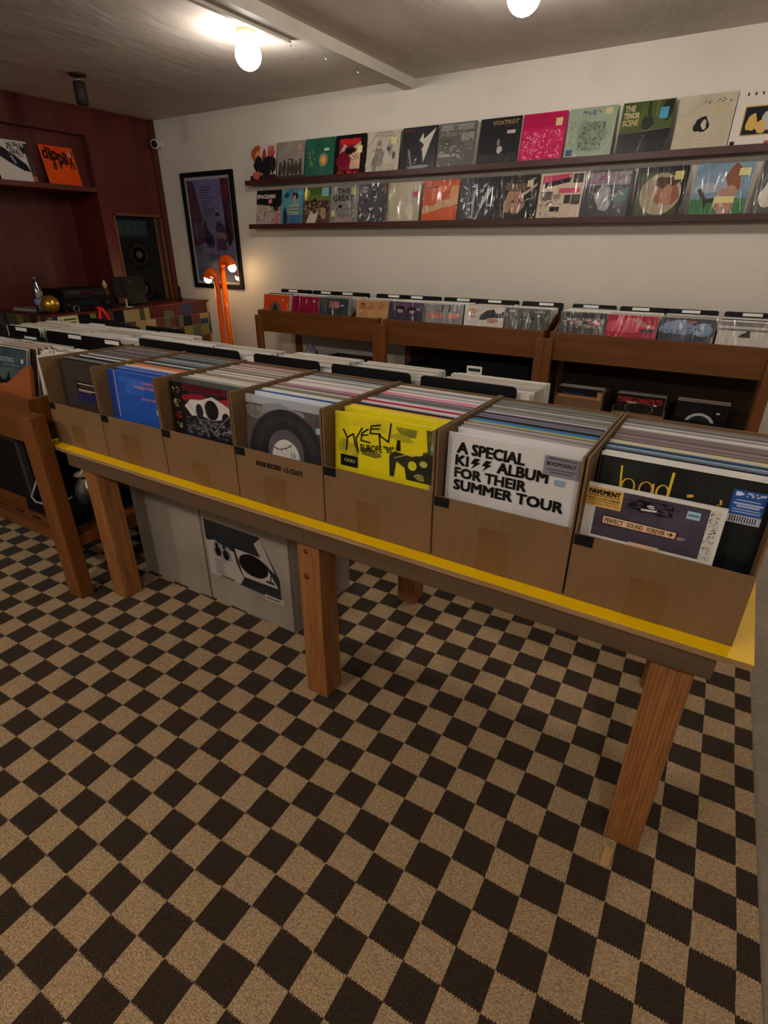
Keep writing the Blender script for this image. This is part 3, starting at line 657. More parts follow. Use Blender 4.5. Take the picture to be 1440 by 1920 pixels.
# ------------------------------------------------------------------ racks along the back wall
RK = [(-3.865, 1.335, ((-.0, .06), (1.315, 1.374))), (-2.477, 1.347, ((-.013, .047), (1.307, 1.370))), (-1.085, 1.335, ((-.02, .038), (1.320, 1.38)))]
for (x, L, ps), l in zip(RK, ('stained wooden record rack at the back wall, nearest the orange lamp', 'middle one of the three wooden record racks along the back wall', 'right one of the three back wall record racks, records under it too')):
    rack_unit(l, (x, 4.05, RZ), L, .50, 0, ps, group='wooden racks along the back wall', lower=.10, low_shade=None if x < -3 else flat('#33261a', .8))
RF = [  # x left, x right at top, z top, label, base, edge, art, film, n dividers
 (-3.853, -3.535, 'bright orange record with a grey ring, far left of the back rack', '#cf4a20', '#d9cfc4', [('e', .45, .12, .22, .46, '#6b5a50'), ('e', .45, .12, .10, .22, '#3a302a'), ('e', .45, .34, .04, .1, '#1a1411')], [(.72, .66, .07, .07, '#dccfc4')]),
 (-3.507, -3.193, 'plain crimson record in the back rack', '#8f1236~#7a0c2c~6', '#cfc9c0', [], [(.78, .7, .07, .07, '#dcd4d4')]),
 (-3.189, -2.873, 'slate grey record with a pinkish square in the back rack', '#3b4443~#2b3234~9', '#b9b4ac', [('n', .02, .4, .98, .98, 30, .02, ['#6b7272', '#8a8f8e'], 2), ('r', .35, .45, .70, .82, '#b07c78~#6a3a3e~20')], [(.75, .56, .07, .07, '#dcdcdc')]),
 (-2.79, -2.478, 'tan record with brown handwriting in the back rack', '#b98e5e~#a87c50~8', '#cfc5b2', [('n', .1, .5, .9, .85, 40, .04, ['#6b4426', '#8a5c36'], 7), ('b', .2, .78, .05, .05, '#4a2c1a', 3), ('n', .1, .3, .9, .45, 26, .03, ['#d6c9b4'], 9)], None),
 (-2.46, -2.15, 'navy and mauve record showing two dark haired heads', '#3a3444', '#b4b0b8', [('r', .08, .55, .62, .95, '#6a4a62~#54405a~12'), ('r', .66, .5, .98, .95, '#5a5064~#453f52~12'), ('b', .34, .66, .15, .12, '#1a161c', 5), ('b', .66, .62, .14, .12, '#1a161c', 6), ('b', .33, .52, .08, .12, '#b08878', 7), ('b', .68, .50, .07, .1, '#a87c74', 8)], [(.82, .62, .06, .07, '#d4d0d4')]),
 (-2.12, -1.814, 'light grey record with two red and pink shapes', '#7c7876~#8e8a88~8', '#c4c0ba', [('r', .44, .6, .49, .97, '#4a4646'), ('r', .64, .6, .69, .97, '#4a4646'), ('b', .3, .42, .2, .14, '#b04a44~#c98078~20', 3), ('b', .8, .45, .16, .16, '#c47468~#d8a090~20', 4), ('n', .05, .6, .4, .95, 20, .05, ['#5c5856', '#9c9896'], 5)], [(.76, .68, .07, .07, '#b8b4b4')]),
 (-1.78, -1.468, 'white record with orange capitals and a dark hat shape', '#cfc8bd', '#d9d4ca', [('t', 'MU', .10, .72, .16, '#c07a34', .22, 2), ('t', 'TT', .13, .56, .13, '#c25a3c', .16, 2), ('t', 'BEST', .11, .42, .10, '#b44a44', .20, 1), ('p', [(.38, .36), (.40, .58), (.56, .82), (.74, .88), (.80, .68), (.9, .72), (.99, .82), (.99, .5), (.62, .46), (.52, .34)], '#2c3034'), ('b', .72, .34, .13, .13, '#b08474', 4)], None),
 (-1.449, -1.143, 'charcoal record with a pale label top left, at the rack centre', '#45453f~#5a5a54~7', '#a9a49c', [('b', .45, .60, .22, .14, '#2e2e2c', 3), ('o', .45, .60, .17, .1, .03, '#7c7a74'), ('r', .08, .82, .22, .94, '#b5b2a8'), ('r', .66, .86, .92, .92, '#9c988c')], [(.76, .66, .06, .08, '#d0d0c8')]),
 (-1.047, -.735, 'crumpled silver sleeved record, first on the right back rack', '#5a5650~#3c3a38~9', '#c9c5bb', [('r', .05, .78, .95, .95, '#34363a'), ('b', .35, .55, .12, .14, '#9a6a60', 3), ('b', .75, .55, .12, .12, '#b04a50', 4), ('n', .05, .3, .95, .75, 30, .06, ['#b9b5ac', '#77726a', '#dad6cc'], 5)], None),  # pale dabs paint the shine of the crumpled film
 (-.728, -.416, 'crimson and coral record in the right back rack', '#a81c38', '#cbb8b0', [('b', .35, .5, .36, .32, '#cf5462~#b83c4c~10', 3), ('p', [(.40, .86), (.62, .88), (.80, .62), (.98, .55), (.96, .44), (.72, .5), (.5, .78), (.38, .80)], '#b98070'), ('b', .82, .36, .14, .09, '#4a3640', 8)], [(.72, .66, .08, .07, '#c8606c')]),
 (-.396, -.082, 'blue grey record with round shapes and black lettering', '#4c5054~#32363a~7', '#b5b1a8', [('b', .34, .6, .3, .34, '#7c8ca8', 3), ('e', .78, .55, .18, .28, '#7e96b0'), ('b', .55, .86, .1, .06, '#a05a50', 4), ('n', .04, .38, .36, .5, 24, .035, ['#15171c'], 5), ('n', .38, .34, .8, .62, 30, .04, ['#15171c'], 6), ('b', .72, .42, .06, .1, '#a9b4bc', 7)], [(.10, .80, .05, .1, '#6c7478')]),
 (-.065, .25, 'pale landscape record with a small dark seated figure', '#c4beb4', '#8c8884', [('r', 0, .80, 1, .97, '#6b6660~#8a857e~10'), ('r', 0, .62, 1, .70, '#8a8680~#5c5854~9'), ('p', [(.36, .36), (.42, .5), (.48, .56), (.50, .64), (.56, .64), (.55, .54), (.57, .36)], '#3a3432')], None),
]
fc = ['bright orange', 'plain crimson', 'slate grey', 'tan', 'navy and mauve', 'light grey', 'white dark hat', 'charcoal', 'crumpled silver', 'coral', 'blue grey', 'pale landscape']
cols6 = ['#d6d2c9', '#b9b4aa', '#a59f96', '#8d867f', '#cfc4b2', '#77716c', '#c2b8b0', '#5d5856', '#dedad2']
R = random.Random(5)
for i, (x0, x1, l, base, edge, art, st) in enumerate(RF):
    xm = (x0 + x1) / 2; lean = -.19
    record(l, base, edge, (xm, 4.088, .694), (lean, 0, 0), None, art, True, sticker=st, win=.54)
    for k in range(6):
        c = R.choice(cols6)
        record('%s edged record behind the %s one in the back racks' % (cname(c), fc[i]), c, c, (xm + R.uniform(-.005, .005), 4.10 + k * .0125, .694 + R.uniform(-.002, .004)), (lean + R.uniform(-.01, .02), 0, 0), 'records behind the %s record' % fc[i], None, False, t=.006)
    for k in range(13):
        bulk(xm - .157, xm + .157, 4.185 + k * .0165, .694, 1.000, .17, R)
    for k, (dy, dz, lb) in enumerate(((.03, .0, R.uniform(-.03, .03)), (.26, .03, R.uniform(-.03, .03)), (.33, .022, R.uniform(-.03, .03)))):
        if k == 0 and i not in (0, 2, 10, 11): continue
        if i == 8 and k == 1: continue
        divider('black divider %s of the stack with the %s record' % (('at the front', 'near the rear', 'at the back')[k], fc[i]),
                (xm + (.0, .05, .02)[k] * (1 if i % 2 else -1) * .5, 4.105 + dy + (.015 if k == 0 else 0), .700 + dz * .8), (lean, 0, 0), 'labelled black dividers in the back wall racks', lab=lb, h=.315)

# records and crates under the racks
LR = [(-1.0, -.685, 'dark record with a tan edge in a box below the right back rack', '#1c1a26', '#a9a49a', [('r', .0, .0, 1, .62, '#a97c4c'), ('r', .9, 0, 1, .9, '#b88c58'), ('r', .1, .66, .6, .72, '#3a3a55')]),
      (-.58, -.27, 'black record with red ornate lettering below the right back rack', '#1a1414', '#8c857c', [('n', .03, .62, .97, .88, 60, .05, ['#a81c24', '#c2343a'], 3), ('o', .5, .36, .3, .3, .03, '#6b5c40'), ('b', .33, .62, .1, .05, '#c8a878', 4)]),
      (-.20, .122, 'black record with a pale ring below the right back rack', '#0f0f10', '#8a8680', [('e', .5, -.1, .30, .62, '#bfc4b8'), ('e', .5, -.1, .24, .50, '#1c2a28')])]
for i, (x0, x1, l, base, edge, art) in enumerate(LR):
    xm = (x0 + x1) / 2
    g = thing('storage_box', ('tan cardboard tray of records on the lower shelf, left', 'tan cardboard tray of records on the lower shelf, middle', 'black tray of records on the lower shelf, right')[i], 'box', (xm - .17, 4.135, .158), (0, 0, 0))
    mm = CARD if i < 2 else M['black']; hh = (.25, .2, .2)[i]
    MB().box(0, .34, 0, .006, 0, hh).build('front_panel', mm, g)
    MB().box(0, .006, .006, .30, 0, hh + .03).build('side_wall', mm, g); MB().box(.334, .34, .006, .30, 0, hh + .03).build('side_wall', mm, g)
    MB().box(0, .34, .30, .306, 0, hh + .03).build('back_wall', mm, g); MB().box(.006, .334, .006, .30, 0, .004).build('bottom', mm, g)
    record(l, base, edge, (xm, 4.15, .163), (-.06, 0, 0), None, art, i > 0, sticker=[(.78, .55, .07, .08, '#c9c9c4')] if i else None, win=.55)
    for k in range(5):
        c = R.choice(cols6[1:7])
        record('%s edged record behind the %s record on the lower shelf' % (cname(c), ('tan edged', 'red lettered', 'ringed')[i]), c, c, (xm, 4.165 + k * .022, .163), (-.05, 0, 0), 'lower shelf records behind the %s one' % ('tan edged', 'red lettered', 'ringed')[i], None, False)
def crate(label, x0, x1, y0, y1, z0, z1, m):
    t = thing('storage_crate', label, 'crate', (x0, y0, z0)); w = x1 - x0; d = y1 - y0; h = z1 - z0
    MB().box(0, w, 0, .012, 0, h).box(0, .012, .012, d, 0, h).box(w - .012, w, .012, d, 0, h).box(0, w, d, d + .012, 0, h).box(.012, w - .012, .012, d, 0, .012).build('body', m, t)
    MB().box(-.008, w + .008, -.008, 0, h - .02, h).build('rim', m, t)
    MB().box(w / 2 - .06, w / 2 + .06, -.006, 0, h * .6, h * .72).build('handle', flat('#2c2c2e', .4), t)
    return t
crate('black crate under the middle back rack, left of the other', -2.28, -1.82, 4.16, 4.5, .158, .52, M['blackm'])
crate('black crate under the middle back rack, beside the shared rack legs', -1.72, -1.24, 4.16, 4.5, .158, .60, M['blackm'])
o = thing('supply_bag', 'small purple and clear plastic packet under the left back rack', 'bag', (-3.45, 4.3, .158))
b = MB()
prof = [(.001, 0), (.10, .01), (.12, .12), (.09, .28), (.05, .36), (.02, .40)]
b.lathe(prof, 14); b.build('packet', flat('#7c7a9c~#b4b2c4~30', .25), o)
MB().box(-.07, .07, -.128, -.115, .2, .3).build('printed_panel', flat('#4a4878', .3), o)
crate('low dark crate under the left back rack, right of the packet', -3.28, -2.86, 4.2, 4.5, .158, .46, flat('#3c3230', .6))

# ------------------------------------------------------------------ wall display ledges
def ledge(label, x0, x1, z):
    t = thing('display_ledge', label, 'shelf', (x0, YW, z))
    MB().box(0, x1 - x0, -.095, -.0005, 0, .020).build('shelf_board', M['shelf'], t, bevel=.0015)
    MB().box(-.045, x1 - x0, -.108, -.095, 0, .042).build('front_lip', M['shelf'], t, bevel=.0015)
    return t
ledge('upper long dark wood picture ledge on the back wall', -4.27, 1.0, 1.932)
ledge('lower long dark wood picture ledge on the back wall', -4.27, 1.2, 1.562)
NOTE = '#d8cf8c'
def wl(x0, x1, zb, l, base, edge, art, film=True, sticker=None, lean=-.19, dy=0):
    record(l, base, edge, ((x0 + x1) / 2, YW - .089 + dy, zb + .0205), (lean, 0, 0), None, art, film, sticker=sticker)
def crease_glints(sd, cols=('#77726a', '#5a5650', '#9a958c'), n=26): return ('n', .04, .04, .96, .96, n // 2, .07, list(cols), sd)  # glints of creased film painted into the cover as grey and pale dabs
UP = [
 (-4.258, -3.945, 'leftmost record on the upper ledge, orange glow over dark silhouettes', '#c8b4a8', '#8c3c2c', [('b', .18, .78, .16, .22, '#a0502c', 1), ('b', .25, .7, .08, .14, '#d8944c', 2), ('b', .52, .72, .07, .16, '#8c3428', 3), ('b', .78, .76, .12, .22, '#8a3a30~#b8605c~20', 4), ('b', .30, .45, .18, .24, '#241c1e', 5), ('b', .62, .40, .24, .26, '#1d1a20', 6), ('b', .88, .45, .1, .25, '#2a1e20', 7), ('r', 0, .0, 1, .2, '#3a2024~#221416~20'), ('b', .25, .2, .14, .12, '#b0583c', 8)], False, None),
 (-3.93, -3.618, 'greyish record with a row of small dark people along its lower half', '#8c857b~#7c756b~5', '#9c958b', [('r', .42, .52, .56, .56, '#3a3632'), ('b', .82, .84, .1, .08, '#b08878', 5)] + [('b', .12 + i * .15, .26 + (i % 2) * .05, .07, .20, '#3f3830', i) for i in range(6)] + [('e', .12 + i * .15, .45 + (i % 2) * .05, .045, .05, '#4a4038') for i in range(6)] + [('r', 0, 0, 1, .14, '#4a423a~#2e2823~20')], False, None),
 (-3.60, -3.288, 'deep green record with a small orange ringed circle', '#1f5240~#2a6450~6', '#2c6450', [('n', .12, .3, .34, .7, 16, .05, ['#8a9a4c'], 3), ('o', .64, .46, .15, .16, .02, '#9aa890'), ('e', .64, .46, .11, .125, '#c98a4a'), ('e', .64, .46, .06, .07, '#d8a45c'), ('r', .66, .68, .82, .74, '#c4ceb8')], True, None),
 (-3.275, -2.962, 'black bordered record with red lettering over a dark red picture', '#15100f', '#1a1414', [('r', .14, .16, .84, .90, '#7a1c2c'), ('p', [(.14, .55), (.3, .80), (.5, .66), (.84, .82), (.84, .18), (.52, .18), (.5, .4)], '#b8957c'), ('b', .3, .42, .2, .22, '#6a1028', 3), ('b', .5, .62, .16, .1, '#1c1212', 4), ('p', [(.52, .5), (.84, .62), (.84, .3), (.6, .34)], '#c2a184'), ('l', [(.52, .46), (.62, .38)], .02, '#4a2c22'), ('l', [(.60, .50), (.70, .40)], .02, '#4a2c22'), ('l', [(.68, .52), (.78, .42)], .02, '#4a2c22'),
   ('t', 'METALLICA', .18, .78, .12, '#d8281e', .62, 2), ('t', "KILL 'EM ALL", .13, .05, .09, '#c22a34', .72, 2)], False, [(.75, .55, .15, .17, NOTE)]),
 (-2.945, -2.633, 'pale cream record with a grey pencil style drawing', '#b0a795~#bcb3a2~6', '#b8b0a0', [('l', [(.05, .66), (.30, .96), (.72, .96), (.95, .70)], .012, '#4c463e'), ('t', 'METALLICA', .28, .86, .06, '#6b645a', .46, 0), ('b', .38, .72, .06, .09, '#8a8478', 3), ('b', .38, .42, .12, .24, '#9c9486~#77716a~30', 4), ('b', .25, .25, .08, .16, '#857f74', 5), ('b', .72, .62, .1, .16, '#7f7c78~#a8a294~30', 6), ('e', .68, .58, .07, .06, '#55565c'), ('e', .84, .42, .05, .09, '#55565c'), ('n', .2, .04, .55, .6, 46, .03, ['#77716a', '#5f5a54'], 8), ('t', 'JUSTICE', .62, .16, .06, '#8a8478', .3, 0), ('t', 'FOR ALL', .64, .07, .06, '#8a8478', .28, 0)], True, [(.74, .68, .16, .15, '#d4c890')]),
 (-2.61, -2.297, 'near black record in a sharply creased shiny sleeve on the upper ledge', '#1f2226', '#33363a', [('r', .04, .9, .34, .95, '#5a2030'), ('p', [(.5, .7), (.6, .86), (.62, .72), (.95, .95), (.8, .6), (.66, .2), (.6, .5), (.64, .6)], '#c9c4b8'), ('b', .5, .1, .3, .05, '#8a8c90', 2), ('p', [(.18, .5), (.24, .52), (.36, .1), (.3, .1)], '#6c6f74')], True, None),  # pale streaks are gloss on the creased film, painted into the art
 (-2.285, -1.972, 'grey record covered in blocks of print under a crumpled sleeve', '#5d5b57', '#8c8a84', [('r', .05, .84, .95, .97, '#8a8780'), ('r', .05, .72, .5, .8, '#77746c'), ('r', .62, .6, .95, .78, '#8f8c85'), ('r', .05, .28, .5, .34, '#a29e94'), ('r', .05, .52, .4, .66, '#4a4844'), ('r', .72, .4, .95, .58, '#6b6862'), crease_glints(6, n=40)], True, None),
 (-1.94, -1.628, 'charcoal record titled in gold capitals at the top right', '#222226', '#333338', [('t', 'VOXTROT', .30, .85, .09, '#a8895c', .64, 1), ('n', .62, .79, .92, .82, 10, .012, ['#9c8a6c'], 3), ('r', .68, .66, .88, .73, '#d0b4bc'), ('b', .54, .34, .06, .09, '#b9b4ae', 4), ('b', .50, .48, .04, .08, '#7c7a78', 5), ('r', .02, .1, .98, .26, '#34363a~#24262a~4')], True, None),
 (-1.615, -1.30, 'bright magenta record with pale scribbled figures', '#b5174e', '#c23a66', [('r', .03, .72, .97, .97, '#a81446'), ('n', .04, .04, .96, .66, 90, .035, ['#d0537c', '#c63a68', '#e08aa4'], 4), ('l', [(.1, .93), (.7, .93)], .006, '#7c1038')], False, [(.76, .72, .15, .15, '#cdb98c')]),
 (-1.287, -.972, 'sage green record with an ink line portrait', '#8b9a86~#96a591~5', '#b4b3a0', [('o', .5, .5, .49, .49, .03, '#a9a890'), ('n', .28, .86, .66, .94, 26, .03, ['#4c6478'], 3), ('b', .52, .48, .28, .32, '#84927e', 4), ('n', .28, .18, .8, .72, 60, .035, ['#5a6b5c', '#6c7c6c', '#49584c'], 5), ('r', .05, .1, .18, .22, '#3c5474'), ('n', .06, .3, .22, .8, 24, .03, ['#77877a'], 7)], True, [(.76, .84, .15, .12, '#cdbf90')]),
 (-.938, -.626, 'green and black record with stacked cream title words', '#171a18', '#2a3428', [('p', [(0, .46), (1, .50), (1, 1), (0, 1)], '#4c5c22~#3c4a1e~6'), ('t', 'THE', .05, .84, .10, '#c6b88c', .2, 2), ('t', 'TENOR', .05, .71, .10, '#c6b88c', .3, 2), ('t', 'SCENE', .05, .58, .10, '#b9a878', .3, 2), ('b', .53, .60, .10, .14, '#20281c', 4), ('b', .55, .76, .04, .06, '#2b3324', 5), ('b', .88, .82, .12, .16, '#1f2619', 6), ('r', .5, .8, .56, .99, '#27301e'), ('r', .66, .7, .72, .99, '#5a6b30'), ('l', [(0, .44), (1, .49)], .012, '#6f7468')], True, [(.74, .66, .16, .20, '#4a9cc0')]),
 (-.597, -.283, 'cream record with thin rings around a small black portrait', '#b3a891~#beb49e~5', '#a2957c', [('o', .5, .46, .2 + i * .07, .19 + i * .065, .004, '#9a8e78') for i in range(4)] + [('p', [(.5, .98), (.9, .5), (.5, .97), (.1, .5)], '#a09480'), ('b', .47, .48, .12, .15, '#16151a', 3), ('b', .51, .48, .05, .08, '#c2b8a4', 5), ('n', .42, .82, .58, .9, 12, .02, ['#54607a'], 6), ('n', .64, .84, .92, .92, 14, .03, ['#6b6252'], 7)], True, [(.66, .66, .2, .16, '#beb28a')]),
 (-.277, .036, 'white record with a gold framed dark picture, at the right end of the upper ledge', '#cbc4b8', '#d8d2c6', [('r', .16, .22, 1, .72, '#b08c4c'), ('r', .18, .24, 1, .70, '#1a1c22'), ('b', .32, .44, .08, .16, '#c2a04c', 3), ('b', .62, .46, .14, .17, '#a9a8a0', 4), ('b', .48, .36, .10, .10, '#c0a060', 5), ('r', .03, .02, .11, .14, '#23242c'), ('r', .6, .04, 1, .12, '#a04c44')] + [('e', .16 + i * .12, .92, .016, .03, '#2c2a28') for i in range(7)], False, None),
 (.06, .372, 'white record just beyond the right end of the view on the upper ledge', '#c0b8a8', '#c9c2b4', [('r', .2, .2, .8, .8, '#6b6f74')], True, None)]
for x0, x1, l, base, edge, art, film, st in UP[:-1]: wl(x0, x1, 1.932, l, base, edge, art, film, st)
LO = [
 (-4.262, -3.90, 'lower ledge record titled in white capitals over black and pink art', '#8c8078~#a8988c~7', '#3a3434', [('p', [(0, .62), (.55, .58), (.72, .40), (.88, .44), (1, .6), (1, 1), (0, 1)], '#191618'), ('t', 'SPACEARK', .03, .78, .10, '#d8d4cc', .74, 2), ('n', .0, .04, .98, .55, 36, .05, ['#5c4c4c', '#b08c88', '#c4b4a4'], 5), ('b', .85, .2, .12, .18, '#a86870', 6)], False, [(.50, .64, .13, .11, '#d8709c')], 0),
 (-3.955, -3.643, 'teal record with a light striped jumper shape, tucked behind its left neighbour', '#3c7488~#5f98a0~5', '#7c9aa0', [('b', .3, .84, .08, .08, '#1c3c54', 3), ('b', .62, .80, .1, .12, '#241e20', 4), ('b', .60, .74, .06, .09, '#b88a70', 5), ('b', .58, .45, .24, .17, '#8c9a84', 6), ('l', [(.4, .5), (.78, .5)], .02, '#3c4c50'), ('l', [(.38, .42), (.8, .42)], .02, '#3c4c50'), ('r', .40, .06, .84, .30, '#3f648c'), ('b', .26, .25, .08, .25, '#1c2c34', 9)], True, None, .006),
 (-3.656, -3.345, 'record with a green band above a crowd in brown and white', '#3c2a20~#5c4434~12', '#3c4a1c', [('r', 0, .78, 1, 1, '#3f5c20'), ('r', 0, .66, 1, .80, '#5c6c2c'), ('b', .12, .82, .1, .14, '#b0a024', 2), ('b', .40, .52, .14, .2, '#2c1c1a', 3), ('p', [(.12, .04), (.3, .4), (.44, .3), (.6, .44), (.5, .1), (.46, .02)], '#c0b4a4'), ('b', .76, .5, .16, .18, '#33221e', 4), ('b', .75, .32, .12, .14, '#9c7c64', 5), ('n', .0, .3, 1, .62, 40, .04, ['#8a6c54', '#2a1c18', '#b09880'], 6)], True, [(.68, .76, .24, .22, '#7aa8b4')], 0),
 (-3.352, -3.04, 'grey mottled record with slab capitals reading two words at the top', '#6a6862~#848079~6', '#55534e', [('t', 'THE', .26, .80, .13, '#2c2e2c', .42, 2), ('t', 'GREAT', .12, .62, .14, '#2c2e2c', .7, 2), ('b', .38, .48, .06, .05, '#1c1e1c', 3), ('n', .2, .12, .9, .42, 50, .035, ['#9c7c7c', '#b0a49c', '#3f3a3c'], 4), ('t', 'ESCAPE', .22, .08, .12, '#a88884', .6, 1)], True, [(.74, .76, .16, .18, '#b0ac74'), (.08, .22, .14, .16, '#b8b070')], 0),
 (-3.04, -2.727, 'dark grey record, streaky and crumpled, on the lower ledge', '#3a383c~#4e4c50~6', '#5c5a5c', [('r', .04, .8, .3, .96, '#77757a'), crease_glints(9, ('#8c8a8c', '#c9c6c2', '#55535a'), 34), ('b', .85, .85, .06, .1, '#7c5c44', 5)], True, None, 0),
 (-2.745, -2.432, 'plain beige record with a small pink price tag', '#a39880~#ada28c~4', '#b4aa96', [('b', .5, .44, .10, .12, '#b3a994', 4), ('b', .72, .3, .12, .18, '#c4bcab', 5)], True, [(.78, .64, .15, .13, '#b03a60')], 0),
 (-2.402, -2.09, 'vivid orange record with a ragged tan band', '#b84600~#a83e00~6', '#c8541c', [('p', [(.0, .36), (.1, .44), (.3, .40), (.5, .52), (.7, .54), (1, .62), (1, .44), (.8, .38), (.6, .36), (.3, .28), (.0, .22)], '#b9936a~#a88860~12'), ('b', .9, .7, .12, .2, '#c98a50', 4), ('l', [(.04, .84), (.2, .84)], .03, '#5c2410'), ('l', [(.24, .84), (.44, .84)], .03, '#5c2410'), ('b', .55, .8, .2, .06, '#d0652a', 6)], True, None, 0),
 (-2.08, -1.765, 'black record with long silvery creases, beside the orange one', '#2a2c30', '#3c3e42', [crease_glints(13, ('#6a6c70', '#b4b6b8', '#d4d4d2'), 22), ('p', [(.45, .05), (.52, .05), (.62, .5), (.75, .75), (.9, .78), (.6, .3)], '#b4b2ae'), ('p', [(.38, .1), (.42, .1), (.44, .75), (.36, .7)], '#8f8a80')], True, None, 0),  # silvery streaks: painted sheen of the creased sleeve
 (-1.762, -1.448, 'dark record with a blurred pinkish face shape', '#2b2825', '#4a4643', [('b', .45, .45, .22, .32, '#8c6c5c~#a4806c~9', 3), ('b', .45, .75, .26, .10, '#6a5446', 4), ('e', .42, .44, .04, .03, '#4c3228'), ('e', .56, .46, .04, .03, '#4c3228'), ('n', .42, .86, .6, .9, 8, .03, ['#8f8a84'], 6), ('p', [(.6, .58), (.95, .82), (.96, .76), (.64, .54)], '#b9a088'), crease_glints(15, n=12)], True, [(.72, .74, .14, .14, '#c6c29c')], 0),
 (-1.436, -1.122, 'newsprint style collage record with pink strips', '#b7a48f~#c4b29c~9', '#b09c88', [('p', [(.05, .78), (.7, .84), (.7, .98), (.05, .94)], '#b83c58'), ('p', [(.1, .70), (.68, .80), (.68, .9), (.1, .80)], '#1c181c'), ('t', 'SEX', .08, .84, .09, '#d0707c', .18, 1), ('r', .74, .78, .96, .97, '#3a3c38'), ('r', .45, .58, .92, .68, '#c24c68'), ('r', .04, .44, .32, .62, '#2c2a2a~#8a7c70~30'), ('r', .35, .46, .5, .56, '#8c7c70'), ('r', .6, .36, .74, .54, '#2e2c2c'), ('r', .76, .34, .96, .54, '#5c544c~#2a2826~30'), ('r', .3, .20, .52, .30, '#24211f'), ('n', .05, .02, .95, .2, 30, .03, ['#7a6c60'], 7), ('n', .05, .32, .55, .44, 22, .04, ['#4c443c', '#cfc0ac'], 8)], True, None, 0),
 (-1.118, -.803, 'purple grey record with a teal patch under a very shiny sleeve', '#3c3c42', '#5c5a60', [('r', .06, .70, .96, .96, '#70606c~#8a7c84~9'), ('n', .15, .74, .85, .9, 26, .05, ['#8c4c64'], 4), ('b', .45, .45, .18, .24, '#77787a~#9c9c9a~12', 5), ('p', [(.62, .50), (.96, .66), (.94, .36), (.7, .34)], '#3f6a60'), crease_glints(17, n=16)], True, None, 0),
 (-.775, -.463, 'black bordered record with a round sepia portrait on green', '#14120f', '#24221e', [('r', .08, .06, .88, .90, '#35451c'), ('e', .52, .48, .40, .40, '#a0947c~#8a7c64~9'), ('b', .66, .50, .2, .28, '#7c4c34~#8f5c40~12', 3), ('b', .60, .70, .2, .12, '#4a2a1c', 4), ('b', .66, .46, .11, .18, '#a87458', 5)], True, [(.74, .74, .17, .16, '#cdc27c')], 0),
 (-.415, -.102, 'blue sky and green meadow record with two yellow notes', '#5c7c94~#8ca0ac~4', '#26364a', [('r', 0, 0, 1, .35, '#3c6a44~#4c7a50~5'), ('b', .25, .55, .22, .10, '#a4acb2', 3), ('b', .6, .60, .2, .14, '#97a2ac', 4), ('b', .70, .72, .14, .24, '#7c4a38~#8a5844~12', 5), ('b', .62, .30, .2, .26, '#a07868~#ad8474~8', 6), ('p', [(.08, .52), (.14, .56), (.28, .36), (.50, .38), (.5, .30), (.3, .28), (.26, .16), (.22, .30)], '#3c3a34')], True, [(.76, .76, .20, .13, NOTE), (.42, .27, .36, .12, NOTE)], 0),
 (-.055, .258, 'partly seen silvery grey record at the right end of the lower ledge', '#4c4e48', '#5c5c56', [('b', .4, .45, .3, .36, '#b9b4a4~#d0ccc0~9', 3), ('b', .42, .45, .2, .26, '#3c3e3a', 4)], True, None, 0)]
for x0, x1, l, base, edge, art, film, st, dy in LO: wl(x0, x1, 1.562, l, base, edge, art, film, st, dy=dy)

